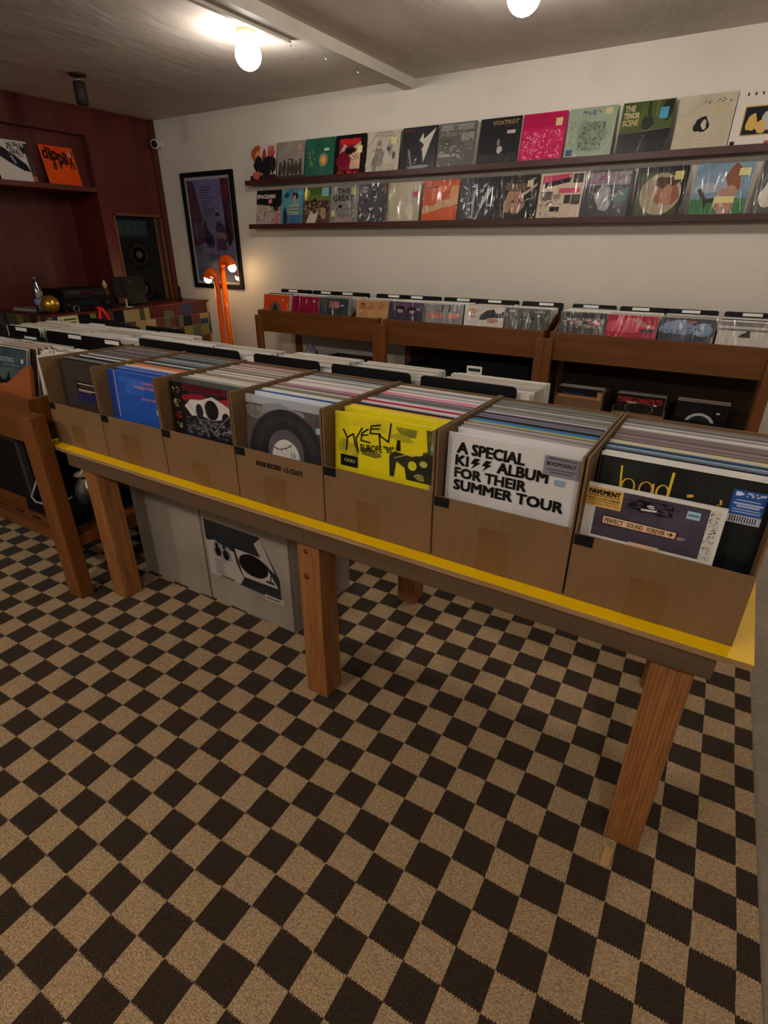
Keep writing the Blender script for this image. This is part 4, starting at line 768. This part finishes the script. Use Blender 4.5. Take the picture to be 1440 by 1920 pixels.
# ------------------------------------------------------------------ framed poster
px0, px1, pz0, pz1 = -5.305, -4.56, .992, 2.092
pw, ph = px1 - px0, pz1 - pz0
t = thing('framed_poster', 'tall black framed film poster on the wall behind the orange lamp', 'poster', (px0, YW, pz0))
b = MB(); fw = .042
b.box(0, pw, -.03, -.0005, 0, fw).box(0, pw, -.03, -.0005, ph - fw, ph).box(0, fw, -.03, -.0005, fw, ph - fw).box(pw - fw, pw, -.03, -.0005, fw, ph - fw)
b.build('frame', M['black'], t)
MB().box(fw, pw - fw, -.012, -.0005, fw, ph - fw).build('white_mat', flat('#cfcbd0', .5), t)
A = Art(pw - 2 * fw - .05, ph - 2 * fw - .05, -.0125, fw + .025, fw + .025)
for sp in [('r', 0, 0, 1, 1, '#8078a0~#8e86ac~4'), ('p', [(0, 1), (.16, .98), (.30, .62), (.30, .40), (0, .34)], '#5a3444~#6a4054~8'), ('p', [(.78, 1), (1, 1), (1, .42), (.80, .40), (.82, .70)], '#4c2c3a~#643c4c~8'), ('p', [(.16, 1), (.8, 1), (.8, .7), (.3, .7)], '#7c78a8~#8c88b6~5'), ('b', .5, .62, .2, .12, '#7c7c94', 3),
           ('r', 0, .0, 1, .28, '#5a5678~#7c7a9c~6'), ('b', .35, .22, .4, .07, '#7c7c90', 5), ('b', .1, .32, .12, .05, '#6c6c84', 6),
           ('b', .10, .52, .05, .10, '#7a6478', 7), ('b', .22, .52, .05, .09, '#6a5468', 8), ('b', .34, .53, .04, .08, '#4c3c58', 9), ('b', .88, .50, .06, .14, '#221e2c', 10),
           ('b', .40, .44, .12, .07, '#44465c', 11),
           ('p', [(.56, .30), (.60, .56), (.62, .60), (.72, .60), (.80, .55), (.80, .30)], '#44344e~#5c4866~12'), ('e', .66, .645, .045, .035, '#9c7c84'), ('b', .66, .67, .05, .018, '#2c2230', 12), ('p', [(.56, .47), (.6, .50), (.8, .49), (.84, .45), (.8, .43), (.6, .44)], '#a07c88'), ('p', [(.60, .32), (.58, .12), (.66, .12), (.69, .28), (.72, .12), (.80, .12), (.80, .32)], '#6c74a0~#7c84b0~9'),
           ('t', 'REPO', .30, .395, .045, '#15121c', .22, 2), ('t', 'MAN', .33, .345, .045, '#15121c', .16, 2)] + \
          [('l', [(.30 + (i % 3) * .01, .93 - i * .026), (.60 - (i % 4) * .04, .93 - i * .026)], .010, '#3e3c5c') for i in range(11)] + [('l', [(.36, .27 - i * .02), (.62 - (i % 3) * .05, .27 - i * .02)], .010, '#2e2c44') for i in range(3)] + [('l', [(.20, .15 - i * .018), (.60, .15 - i * .018)], .006, '#8a8aa4') for i in range(4)]: A.draw(sp)
A.build('poster_print', t)
MB().quad((fw, -.017, fw), (pw - fw, -.017, fw), (pw - fw, -.017, ph - fw), (fw, -.017, ph - fw)).build('glazing', mat_glass('picture glass', '#f4f4f4', .04, .03), t)

# ------------------------------------------------------------------ security camera
t = thing('security_camera', 'small white security camera on the wall in the corner near the ceiling', 'camera', (-5.56, YW, 2.365))
MB().lathe([(.03, 0), (.032, .012), (.028, .02)], 20, mat=Matrix.Rotation(PI / 2, 4, 'X')).build('mount', M['white'], t)
MB().tube([(0, -.018, 0), (0, -.05, .005)], .012).build('arm', M['white'], t)
rot = Matrix.Translation((.0, -.055, .0)) @ Matrix.Rotation(.55, 4, 'Z') @ Matrix.Rotation(PI / 2 + .15, 4, 'X')
MB().lathe([(.012, -.028), (.034, -.022), (.042, 0), (.043, .045), (.041, .058)], 24, mat=rot).build('housing', flat('#d8d6d2', .35), t)
MB().lathe([(.033, .0585), (.033, .0605)], 24, mat=rot).build('lens_face', flat('#0b0c12', .15), t)

# ------------------------------------------------------------------ monitor speaker set in the panelling
t = thing('monitor_speaker', 'black studio monitor loudspeaker built into the red panelling', 'speaker', (-6.05, 3.985, .8455))
D = .37; SWW = .485; SH = .84
b = MB(); b.box(0, D - .012, 0, SWW, 0, SH); b.build('cabinet', flat('#15181a', .5), t)
b = MB(); b.box(D - .012, D, 0, SWW, 0, .655).box(D - .012, D, 0, .02, .655, SH).box(D - .012, D, SWW - .10, SWW, .655, SH).box(D - .012, D, .02, SWW - .10, SH - .025, SH)
b.build('baffle', flat('#0c0e0f', .8), t)
hm = flat('#2a3a3c', .3)
b = MB()
for i in range(4):
    y = .028 + i * .088
    b.quad((D - .011, y, .665), (D - .011, y + .082, .665), (D - .009, y + .082, .735), (D - .009, y, .735))
    b.quad((D - .011, y, .742), (D - .011, y + .082, .742), (D - .009, y + .082, .805), (D - .009, y, .805))
    b.box(D - .012, D + .002, y + .082, y + .088, .655, .815)
b.box(D - .012, D + .002, .02, .385, .735, .740).box(D - .012, D + .002, .02, .385, .65, .657)
b.build('horn', [hm], t)
for z in (.475, .135):
    rm = Matrix.Translation((D + .001, .225, z)) @ Matrix.Rotation(PI / 2, 4, 'Y')
    w = MB().lathe([(.142, 0), (.142, .006), (.128, .010), (.122, .004)], 40, mat=rm).build('woofer', flat('#08090a', .8), t)
    MB().lathe([(.121, .004), (.100, .012), (.095, .006), (.045, .001), (.02, .0008)], 40, mat=rm).build('cone', flat('#161514', .85), w)
    MB().lathe([(.044, .0015), (.034, .014), (.015, .022), (.001, .024)], 30, mat=rm).build('dust_cap', flat('#45413e', .8), w)
    sc = MB()
    for k in range(8):
        a = k * PI / 4 + .2; sc.lathe([(.006, 0), (.006, .0135), (.003, .015)], 8, mat=rm @ Matrix.Translation((.134 * math.cos(a), .134 * math.sin(a), 0)))
    sc.build('screw_ring', flat('#3a3a3a', .4, .8), w)

# ------------------------------------------------------------------ shelf in the recess with two records
t = thing('display_shelf', 'dark red wooden shelf set in the panelled recess, two records on it', 'shelf', (-5.7345, 1.30, 1.881))
MB().box(0, .125, .001, 2.528, 0, .042).build('shelf_board', M['panel_y'], t, bevel=.002)
def niche_rec(label, y, base, edge, art, film=False, sticker=None):
    # faces +x : rotate so local -Y looks to +X, lean back towards -x
    return record(label, base, edge, (-5.650, y, 1.9265), (-.20, 0, PI / 2), None, art, film, sticker=sticker)
niche_rec('bright orange record with large wavy black lettering, on the shelf in the red recess', 3.54, '#dd4a06~#e4540e~5', '#ee9a6c', [
    ('t', 'd', .05, .66, .30, '#3a1410', .15, 2), ('t', 'i', .235, .62, .31, '#3a1410', .07, 2), ('t', 'p', .33, .54, .32, '#3a1410', .14, 2), ('t', 'p', .485, .42, .38, '#3a1410', .14, 2), ('t', 'i', .65, .54, .31, '#3a1410', .065, 2), ('t', 'n', .74, .58, .26, '#3a1410', .15, 2), ('t', "'", .92, .76, .12, '#3a1410', .04, 2), ('t', 'n', .80, .44, .16, '#3a1410', .13, 2),
    ('p', [(.25, .38), (.36, .38), (.38, .55), (.27, .56)], '#5a2414'), ('l', [(.42, .42), (.74, .42)], .008, '#e0a878'), ('l', [(.14, .37), (.80, .37)], .004, '#f08050')], True, [(.78, .74, .14, .14, '#f0807c')])
niche_rec('white and black record on the shelf in the red recess, left of the orange one', 3.12, '#cfc6bd~#d8d0c8~4', '#c9b8a4', [
    ('p', [(.0, .74), (.05, .86), (.3, .80), (.6, .60), (.82, .42), (.88, .24), (.70, .26), (.36, .44), (.08, .62)], '#17181f~#22242c~9'), ('p', [(.42, .60), (.5, .62), (.56, .42), (.5, .42)], '#8b8f94'), ('n', .4, .6, .82, .96, 70, .035, ['#7c776c', '#3c3a38'], 5), ('r', .88, .0, 1, .95, '#2c2428~#5c4a4c~30'), ('b', .93, .08, .06, .06, '#b8604c', 6), ('b', .84, .78, .05, .1, '#2a2428', 7)], True)

# ------------------------------------------------------------------ tiled counter
CX, CY0, CZ = -5.15, 2.815, .86
t = thing('tiled_counter', 'shop counter faced with small multicoloured tiles below the red recess', 'counter', (CX, CY0, RZ))
MB().prism([(-.96, .003), (-.003, .003), (-.003, YW - CY0 - .002), (-.488, YW - CY0 - .002), (-.488, 1.012), (-.96, 1.012)], 0, CZ - RZ - .016, 'z').build('counter_body', flat('#8d8478', .6), t)
MB().prism([(-.962, -.006), (.006, -.006), (.006, YW - CY0 - .002), (-.488, YW - CY0 - .002), (-.488, 1.012), (-.962, 1.012)], CZ - RZ - .016, CZ - RZ, 'z').build('worktop', M['panel_y'], t, bevel=.001)
PAL = ['#424e2e', '#4e2026', '#9c8658', '#121418', '#ab9068', '#757236', '#283252', '#482426', '#525a40', '#5e342c']
tl = MB(); R = random.Random(21); cs = .118; g = .0035
def tile(face, a0, a1, z0, z1):
    m = R.randrange(len(PAL)); a0 += g / 2; a1 -= g / 2; z0 += g / 2; z1 -= g / 2
    if a1 <= a0 + .004 or z1 <= z0 + .004: return
    if face == 'x': tl.box(-.0029, -.001, a0, a1, z0, z1, m)
    else: tl.box(a0, a1, .001, .0029, z0, z1, m)
zt_ = CZ - RZ - .017
for face, A1, s0 in (('x', YW - CY0 - .002, 0.001), ('y', -.013, -.96)):
    a = s0; c = 0
    while a < A1 - .02:
        a2 = min(a + cs, A1); z = zt_; r = 0
        while z > .02:
            z2 = max(z - cs * .98, .001); k = R.random()
            if k < .5: tile(face, a, a2, z2, z)
            elif k < .78: tile(face, a, (a + a2) / 2, z2, z); tile(face, (a + a2) / 2, a2, z2, z)
            else: tile(face, a, a2, (z + z2) / 2, z); tile(face, a, a2, z2, (z + z2) / 2)
            z = z2
        a = a2
tl.build('tile_facing', [flat(c, .25) for c in PAL], t)
t = thing('paper_notice', 'small cream paper notice taped to the tiled counter corner', 'notice', (CX + .0003, 2.86, .758))
MB().box(0, .0008, 0, .19, 0, .088).build('paper', flat('#c9bd8c', .6), t)
A = Art(.19, .088, -.0012, 0, 0)
for sp in [('t', 'ALL', .10, .50, .16, '#2c2a1c', .12, 1), ('r', .28, .52, .90, .66, '#3c3a28'), ('r', .28, .22, .85, .34, '#4c4a34')]: A.draw(sp)
o = A.build('writing', t); o.rotation_euler = (0, 0, PI / 2)

# things on the counter (counter top z = CZ)
Z = CZ + .0003
t = thing('golden_ball', 'small shiny gold ball on the counter corner', 'ball', (-5.27, 2.895, Z))
MB().lathe([(.002, 0)] + [(.078 * math.sin(PI * i / 16), .078 - .078 * math.cos(PI * i / 16)) for i in range(1, 16)] + [(.002, .156)], 28).build('ball', flat('#c8a040', .25, .8), t)
t = thing('plastic_bottle', 'crumpled clear plastic bottle leaning beside the gold ball', 'bottle', (-5.36, 2.86, Z + .002), (0, 0, 0))
MB().lathe([(.038, 0), (.047, .01), (.044, .05), (.048, .09), (.043, .13), (.046, .17), (.034, .22), (.018, .262), (.014, .28)], 18).build('bottle_body', mat_glass('crinkled clear plastic', '#b9bccf', .25, .12), t)
MB().lathe([(.0155, .278), (.0155, .298), (.013, .30)], 16).build('cap', flat('#5c5870', .35), t)
MB().lathe([(.0470, .07), (.0490, .09), (.0455, .12)], 18).build('label_band', flat('#6c84b4', .35), t)
t = thing('disc_player', 'black hi-fi unit stacked on top of the receiver', 'stereo', (-5.62, 3.02, Z + .106))
MB().box(0, .36, 0, .42, 0, .085).build('case', M['black'], t, bevel=.003)
MB().box(.36, .366, .01, .41, .006, .08).build('fascia', flat('#1c1c1f', .2), t)
MB().box(.366, .372, .04, .17, .045, .066).build('disc_tray', flat('#3a3a3e', .2), t)
MB().box(.366, .3675, .22, .30, .04, .07).build('display', flat('#3a1410', .2), t)
for y in (.32, .35, .38): MB().box(.366, .371, y - .008, y + .008, .03, .04).build('button', CHROME, t)
t = thing('stereo_receiver', 'wide black receiver with knobs sitting on the counter', 'stereo', (-5.64, 2.99, Z))
MB().box(0, .40, 0, .50, 0, .105).build('case', M['black'], t, bevel=.003)
MB().box(.40, .407, .005, .495, .006, .10).build('fascia', flat('#141416', .2), t)
MB().box(.407, .4085, .13, .34, .05, .085).build('display', flat('#16222a', .15), t)
for y, z, r in ((.05, .055, .02), (.43, .055, .024), (.37, .03, .010)): MB().lathe([(r, 0), (r * .95, .018), (r * .5, .02)], 18, mat=Matrix.Translation((.407, y, z)) @ Matrix.Rotation(PI / 2, 4, 'Y')).build('knob', flat('#2c2c30', .2, .6), t)
t = thing('figurine', 'small black and gold figurine with a white pointed hat on the hi-fi', 'figurine', (-5.40, 3.545, Z))
MB().box(-.04, .04, -.05, .05, 0, .10).build('plinth', M['black'], t)
MB().lathe([(.03, .10), (.035, .125), (.028, .15), (.016, .165)], 16).build('body', flat('#7a5c20~#1c1810~40', .3, .4), t)
MB().lathe([(.002, .160), (.020, .168), (.024, .185), (.018, .20), (.002, .205)], 16).build('head', flat('#a8843c', .3, .4), t)
MB().lathe([(.026, .198), (.013, .225), (.002, .25)], 16).build('hat', flat('#b4b0ac', .5), t)
t = thing('tablet_till', 'back of a dark till tablet tilted on a black stand', 'tablet', (-5.33, 3.60, Z))
rt = Matrix.Translation((.0, 0, .085)) @ Matrix.Rotation(-.22, 4, 'Y')
MB().box(-.006, .006, 0, .37, .0, .19, mat=rt).build('screen', flat('#191413', .7), t, bevel=.002)
b = MB(); b.prism([(.09, .13), (.28, .13), (.34, -.075), (.13, -.075)], .008, .016, 'x', mat=rt); b.build('stand', M['black'], t)
MB().box(-.10, .10, .10, .33, 0, .008).build('stand_foot', M['black'], t)
b = MB(); b.box(.0062, .0072, .175, .215, .120, .158, mat=rt); o = b.build('logo', flat('#15110f', .3), t)
b = MB(); b.box(.0072, .0078, .185, .205, .130, .148, mat=rt); b.build('logo_inset', flat('#3c3230', .35), o)
t = thing('card_reader', 'small white card reader standing by the till tablet', 'card reader', (-5.20, 3.60, Z))
MB().box(0, .012, 0, .014, 0, .075).build('reader', flat('#a9a49c', .4), t); MB().box(-.02, .04, -.01, .05, 0, .006).build('base', flat('#c0b8b0', .4), t)
t = thing('hand_microphone', 'small black upright device at the far end of the counter', 'device', (-5.30, 4.36, Z))
MB().lathe([(.022, 0), (.024, .02), (.014, .05), (.012, .11), (.018, .13), (.010, .15)], 14).build('body', M['black'], t)
t = thing('paper_stack', 'low stack of papers and clear sleeves at the near left of the counter', 'papers', (-5.86, 2.86, Z))
for i, (w, c) in enumerate(((.34, '#8c8a8c'), (.32, '#c4c2c0'), (.33, '#77757a'))): MB().box(0, w, .0, .25, i * .009, i * .009 + .008).build('sheet', flat(c, .3), t, rot=(0, 0, .05 * i))
t = thing('lanyard', 'bright red strap looped over the edge of the tiled counter', 'strap', (CX + .016, 3.27, CZ + .014))
b = MB()
b.tube([(-.06, .0, -.003), (-.02, .005, .012), (.004, .0, .004), (.012, -.02, -.05), (.013, -.035, -.13), (.014, -.04, -.20)], .013, 8)
b.tube([(-.06, .02, -.003), (-.02, .015, .010), (.004, .022, .0), (.010, .05, -.06), (.014, .085, -.14), (.014, .11, -.20)], .013, 8)
b.build('strap', flat('#e02814', .45), t)
t = thing('key_ring', 'small steel ring lying on the counter edge', 'ring', (-5.19, 3.08, Z + .001))
b = MB(); b.tube([(0, .028 * math.cos(a), .028 + .026 * math.sin(a)) for a in [i * PI / 10 for i in range(20)] + [0]], .004, 6); b.build('ring', CHROME, t)

# ------------------------------------------------------------------ twin tube floor lamp
OR = flat('#f2600c', .22)
BULB = mat_emit('warm lamp bulb', '#ffd9a0', 34)
t = thing('floor_lamp', 'glossy orange floor lamp with two hooked tubes and lit bulbs', 'lamp', (-4.67, 4.38, RZ))
MB().lathe([(.15, 0), (.15, .02), (.14, .028), (.02, .03)], 36).build('base', OR, t)
def hook(x, zt, s, r0, nm):
    R0 = r0
    pts = [(x, 0, .03), (x, 0, .5), (x, 0, zt - R0 * .2)]
    n = 12
    for i in range(n + 1):
        a = PI * i / n * .92
        pts.append((x + s * (R0 - R0 * math.cos(a)), 0, zt - R0 * .2 + R0 * math.sin(a)))
    rad = [.029] * 3 + [.029 + .020 * min(1, i / 5) for i in range(n + 1)]
    tb_ = MB().tube(pts, rad, 20).build('tube', OR, t)
    e = Vector(pts[-1]); d = (e - Vector(pts[-2])).normalized()
    c = e + d * .018
    m = MB(); m.lathe([(.001, -.04)] + [(.040 * math.sin(PI * i / 12), -.04 * math.cos(PI * i / 12)) for i in range(1, 12)] + [(.001, .04)], 20, mat=Matrix.Translation(c))
    o = m.build('bulb', BULB, tb_); return tb_
hook(-.048, 1.10, -1, .062, 'l'); hook(.050, 1.215, 1, .072, 'r')
MB().tube([(-.02, 0, 1.045), (.022, 0, 1.045)], .008).build('link', OR, t)

# ------------------------------------------------------------------ ceiling lamps
LAMP = mat_emit('bare globe bulb', '#fff6ec', 95)
LAMP2 = mat_emit('bright globe bulb', '#fff6ec', 185)
BULBW = 1.0
def ceil_bulb(label, x, y, group=None, mat=None):
    t = thing('ceiling_bulb', label, 'lamp', (x, y, ZC - .0003), group=group)
    MB().lathe([(.03, -.048), (.026, -.03), (.045, -.018), (.062, -.012), (.062, 0)], 24).build('ceiling_rose', flat('#c08a5c', .35, .6), t)
    MB().lathe([(.003, -.196)] + [(.078 * math.sin(PI * i / 14), -.118 - .078 * math.cos(PI * i / 14)) for i in range(1, 13)] + [(.026, -.05)], 24).build('globe', mat or LAMP, t)
    return t
ceil_bulb('lit bare globe bulb on the ceiling left of the beam', -2.90, 3.167)
ceil_bulb('lit bare globe bulb at the top edge of the view, right of the beam', -1.17, 3.167)
for x, y, m_ in ((.56, 3.167, LAMP), (-3.2, -.9, LAMP2), (-1.35, -1.0, LAMP2), (.6, -1.0, LAMP2)): ceil_bulb('lit globe bulb elsewhere on the same ceiling, out of view', x, y, 'ceiling bulbs out of view', m_)
t = thing('ceiling_spotlight', 'unlit dark cylinder spotlight hanging on the ceiling by the panelling', 'lamp', (-4.67, 3.20, ZC - .0003))
MB().lathe([(.02, -.016), (.062, -.010), (.066, 0)], 24).build('ceiling_rose', flat('#2e241c', .5), t)
MB().tube([(0, 0, -.012), (0, 0, -.045)], .008).build('stem', CHROME, t)
MB().lathe([(.038, -.19), (.044, -.185), (.044, -.052), (.035, -.045), (.008, -.042)], 24).build('shade', flat('#2a241c', .5), t)
for (x, y, z) in ((-2.60, 3.2, 2.50), (-2.60, 3.55, 2.51), (-2.59, 3.9, 2.51)):
    o = MB().tube([(0, 0, .006), (0, 0, -.02), (.008, 0, -.03), (.016, 0, -.022)], .002, 6).build('ceiling_hook', CHROME, None, (x, y, z))
    tag(o, 'tiny metal hook screwed into the ceiling beam', 'hook', 'hooks along the beam')

# ------------------------------------------------------------------ white cabinets under the table
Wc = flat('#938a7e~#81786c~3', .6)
def cab(label, x0, x1):
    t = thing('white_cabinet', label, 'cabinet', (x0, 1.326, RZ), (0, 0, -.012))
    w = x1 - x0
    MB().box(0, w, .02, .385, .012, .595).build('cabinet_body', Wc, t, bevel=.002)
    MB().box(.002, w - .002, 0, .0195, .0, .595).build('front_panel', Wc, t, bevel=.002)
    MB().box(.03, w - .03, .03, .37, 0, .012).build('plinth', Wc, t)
    return t
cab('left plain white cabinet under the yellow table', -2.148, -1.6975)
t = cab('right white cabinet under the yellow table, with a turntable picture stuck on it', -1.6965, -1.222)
A = Art(.40, .27, -.0008, .018, .13)
for sp in [('p', [(.0, 1), (.78, 1), (1.0, .38), (1.0, 0), (.42, .02), (.42, .3), (0, .66)], '#1f2124~#2a2c30~6'), ('p', [(.0, .62), (.12, .68), (.24, .62), (.40, .58), (.42, .4), (.50, .16), (.44, .03), (.0, .02)], '#a8a098'),
           ('p', [(.08, .52), (.13, .66), (.34, .62), (.36, .4), (.26, .34), (.1, .4)], '#8a8480'), ('e', .15, .60, .022, .04, '#0c0c0e'), ('e', .16, .49, .045, .085, '#0c0c0e'), ('e', .26, .60, .022, .04, '#0c0c0e'), ('e', .275, .47, .045, .09, '#0c0c0e')] + [('l', [(.1, .32 - i * .045), (.24 - (i % 2) * .03, .32 - i * .045)], .010, '#4c4844') for i in range(6)] + \
          [('p', [(.42, .66), (.78, .66), (.98, .22), (.50, .20)], '#b0a49c'), ('e', .66, .46, .20, .19, '#0a0a0c'), ('p', [(.70, .86), (.79, .98), (.95, .46), (.80, .6)], '#a09890'), ('l', [(.84, .56), (.90, .46), (.88, .30)], .014, '#1c1c1e'), ('r', .82, .26, .93, .30, '#1c1c1e'), ('r', .16, .03, .36, .07, '#5c544c')]: A.draw(sp)
o = A.build('turntable_picture', t); o['label'] = 'dark torn edged picture of a turntable and two loudspeakers'
A = Art(.10, .025, -.0012, .33, .115); A.draw(('r', 0, 0, 1, 1, '#a8a098')); A.draw(('r', .1, .35, .8, .65, '#5c564c')); A.build('small_label', t)

# ------------------------------------------------------------------ racks on the left of the table
rack_unit('stained wooden record rack left of the yellow table, facing the camera', (-3.623, 1.072, RZ), 1.335, .52, 0, ((0, .06), (1.352, 1.447)), lower=.245)
rack_unit('stained wooden record rack directly behind the left rack, facing the other way', (-2.288, 2.225, RZ), 1.335, .50, PI, ((0, .06), (1.28, 1.34)), lower=.245)
t = thing('scooped_panel', 'reddish wooden record stop with a scooped top, inside the left rack', 'panel', (-2.325, 1.094, .70))
MB().prism([(-.62, 0), (-.02, 0), (-.02, .29), (-.05, .285), (-.12, .245), (-.20, .205), (-.30, .19), (-.62, .19)], 0, .012, 'y', mat=Matrix.Rotation(-.17, 4, 'X')).build('panel_board', woodmat('reddish scoop board', '#7a3f1c', '#925028', 'x'), t, bevel=.001)
record('slate green record with pale letters and dark spires in the left rack', '#2c3c42~#3a4c50~5', '#b8b4ac', (-2.775, 1.215, .697), (-.22, 0, 0), None, [
    ('r', 0, 0, 1, .5, '#4c5c54~#3c4c48~6'), ('t', 'GHOSTING', .16, .64, .12, '#8fa4a4', .50, 1), ('l', [(.35, .58), (.8, .58)], .006, '#8fa4a4'), ('p', [(.1, .1), (.2, .2), (.25, .3), (.3, .2), (.42, .2), (.5, .42), (.55, .22), (.7, .24), (.78, .34), (.84, .2), (1, .14), (1, 0), (0, 0), (0, .1)], '#14181a'), ('r', 0, .0, 1, .12, '#1a1412')], False, sticker=[(.86, .66, .07, .10, '#a8b8bc')], win=.42)
for k, c in enumerate(('#b9b2a6', '#2c2624', '#cfc6b6', '#7c5c44', '#c4bcae', '#8c4a3c', '#d4cec0', '#6a5a4c')):
    record('%s edged record behind the slate green one in the left rack' % cname(c), c, c, (-2.775 + R.uniform(-.01, .01), 1.235 + k * .014, .697), (-.20, 0, 0), 'records behind the slate green one', None, False, t=.006)
R = random.Random(9)
for (xa, xb_, y0, n, z1) in ((-2.575, -2.262, 1.33, 12, .985), (-2.893, -2.577, 1.37, 9, .995), (-3.22, -2.905, 1.28, 14, .995), (-3.55, -3.235, 1.28, 14, .995),
                       (-2.60, -2.285, 1.72, 18, 1.0), (-2.93, -2.615, 1.76, 16, 1.0), (-3.26, -2.945, 1.76, 17, 1.0), (-3.58, -3.275, 1.72, 17, 1.0)):
    for i in range(n): bulk(xa, xb_, y0 - .055 + i * .0165, .70, z1, .08, R)
for i, (x, y, z, lb, l) in enumerate((
    (-3.353, 1.64, .0, -.02, 'leftmost upright black divider in the left racks'), (-2.951, 1.63, .0, .10, 'black divider in the left rack under the gold ball'), (-2.943, 1.97, .0, None, 'rear black divider below the tiled counter corner'),
    (-3.296, 2.08, .0, None, 'rearmost black divider against the counter side'), (-2.99, 1.455, -.01, .03, 'front black divider with a white label in the left rack'), (-3.05, 1.50, -.005, .03, 'second front black divider with a white label in the left rack'),
    (-3.33, 1.47, .0, .0, 'black divider at the left edge of the view'), (-2.62, 1.62, .0, .09, 'right hand black divider with a white label in the left rack'), (-2.66, 2.03, .0, None, 'rear black divider in front of the tiles'))):
    divider(l, (x, y, .700 + z), (-.06, 0, 0), 'black dividers in the left racks', lab=lb, h=.312)
o = BULK.build('packed_record_sleeves', BULKM)
tag(o, 'closely packed pale record sleeves filling the rear bins and racks', 'record sleeves', kind='stuff')

# equipment on the lower shelves of the left rack
t = thing('equipment_case', 'black equipment case with grey metal edging under the left rack', 'case', (-3.25, 1.16, .305))
MB().box(0, .58, 0, .30, 0, .33).build('case_body', M['black'], t, bevel=.004)
gm = flat('#4c4a48', .4, .6)
for x in (0, .56): MB().box(x - .004, x + .024, -.004, .02, 0, .33).build('edge_trim', gm, t)
MB().box(.024, .56, -.004, .004, .30, .332).build('edge_trim', gm, t)
MB().tube([(.2, -.004, .22), (.2, -.03, .22), (.36, -.03, .22), (.36, -.004, .22)], .006).build('handle', gm, t)
t = thing('equipment_tray', 'low black tray with wires on the lower shelf of the left rack', 'tray', (-2.62, 1.10, .305))
MB().box(0, .36, 0, .34, 0, .012).box(0, .36, 0, .012, .012, .05).box(0, .36, .328, .34, .012, .05).box(0, .012, .012, .328, .012, .05).box(.348, .36, .012, .328, .012, .05).build('tray_body', M['black'], t, bevel=.002)
t = thing('metal_pot', 'small rounded grey metal pot in the shadow behind the rack leg', 'pot', (-2.40, 1.28, .319))
MB().lathe([(.03, 0), (.052, .02), (.058, .06), (.050, .10), (.030, .125), (.028, .145)], 24).build('pot_body', flat('#6a645c', .25, .7), t)
MB().lathe([(.045, .145), (.047, .152), (.012, .168), (.01, .18)], 20).build('lid', flat('#7c6a58', .35, .4), t)
t = thing('cable', 'looped grey cable over the black tray under the left rack', 'cable', (-2.5, 1.16, .36))
MB().tube([(-.08, .06, .16), (-.12, .02, .08), (-.13, -.01, .02), (-.10, -.04, .004), (-.04, -.055, .0), (.04, -.05, .002), (.10, -.02, .006), (.12, .03, .03)], .005, 8).build('cable_run', flat('#8a8784', .35), t)

# ------------------------------------------------------------------ camera, lights, world
cam = bpy.data.cameras.new('camera'); co = bpy.data.objects.new('camera', cam); COL.objects.link(co)
cam.sensor_fit = 'VERTICAL'; cam.sensor_height = 24; cam.sensor_width = 18; cam.lens = 1020.8 / 1920 * 24
cam.clip_start = .05
co.matrix_world = Matrix.Translation((0, 0, CAMH)) @ Matrix.Rotation(math.radians(31.27), 4, 'Z') @ Matrix.Rotation(math.radians(90 - 26.1), 4, 'X') @ Matrix.Rotation(math.radians(.115), 4, 'Z')
SC.camera = co
w = bpy.data.worlds.new('world'); SC.world = w; w.use_nodes = True
w.node_tree.nodes['Background'].inputs[0].default_value = (.0, .0, .0, 1); w.node_tree.nodes['Background'].inputs[1].default_value = 0
for m_ in (LAMP, LAMP2): m_.node_tree.nodes['Principled BSDF'].inputs['Base Color'].default_value = (0, 0, 0, 1)
v = SC.view_settings
SC.display_settings.display_device = 'sRGB'
v.view_transform = 'Standard'; v.look = 'None'; v.exposure = 0.2; v.gamma = 1; v.use_curve_mapping = False

for o_ in bpy.data.objects:
    if 'label' in o_ and not (4 <= len(o_['label'].split()) <= 16): print('LABEL', o_['label'])
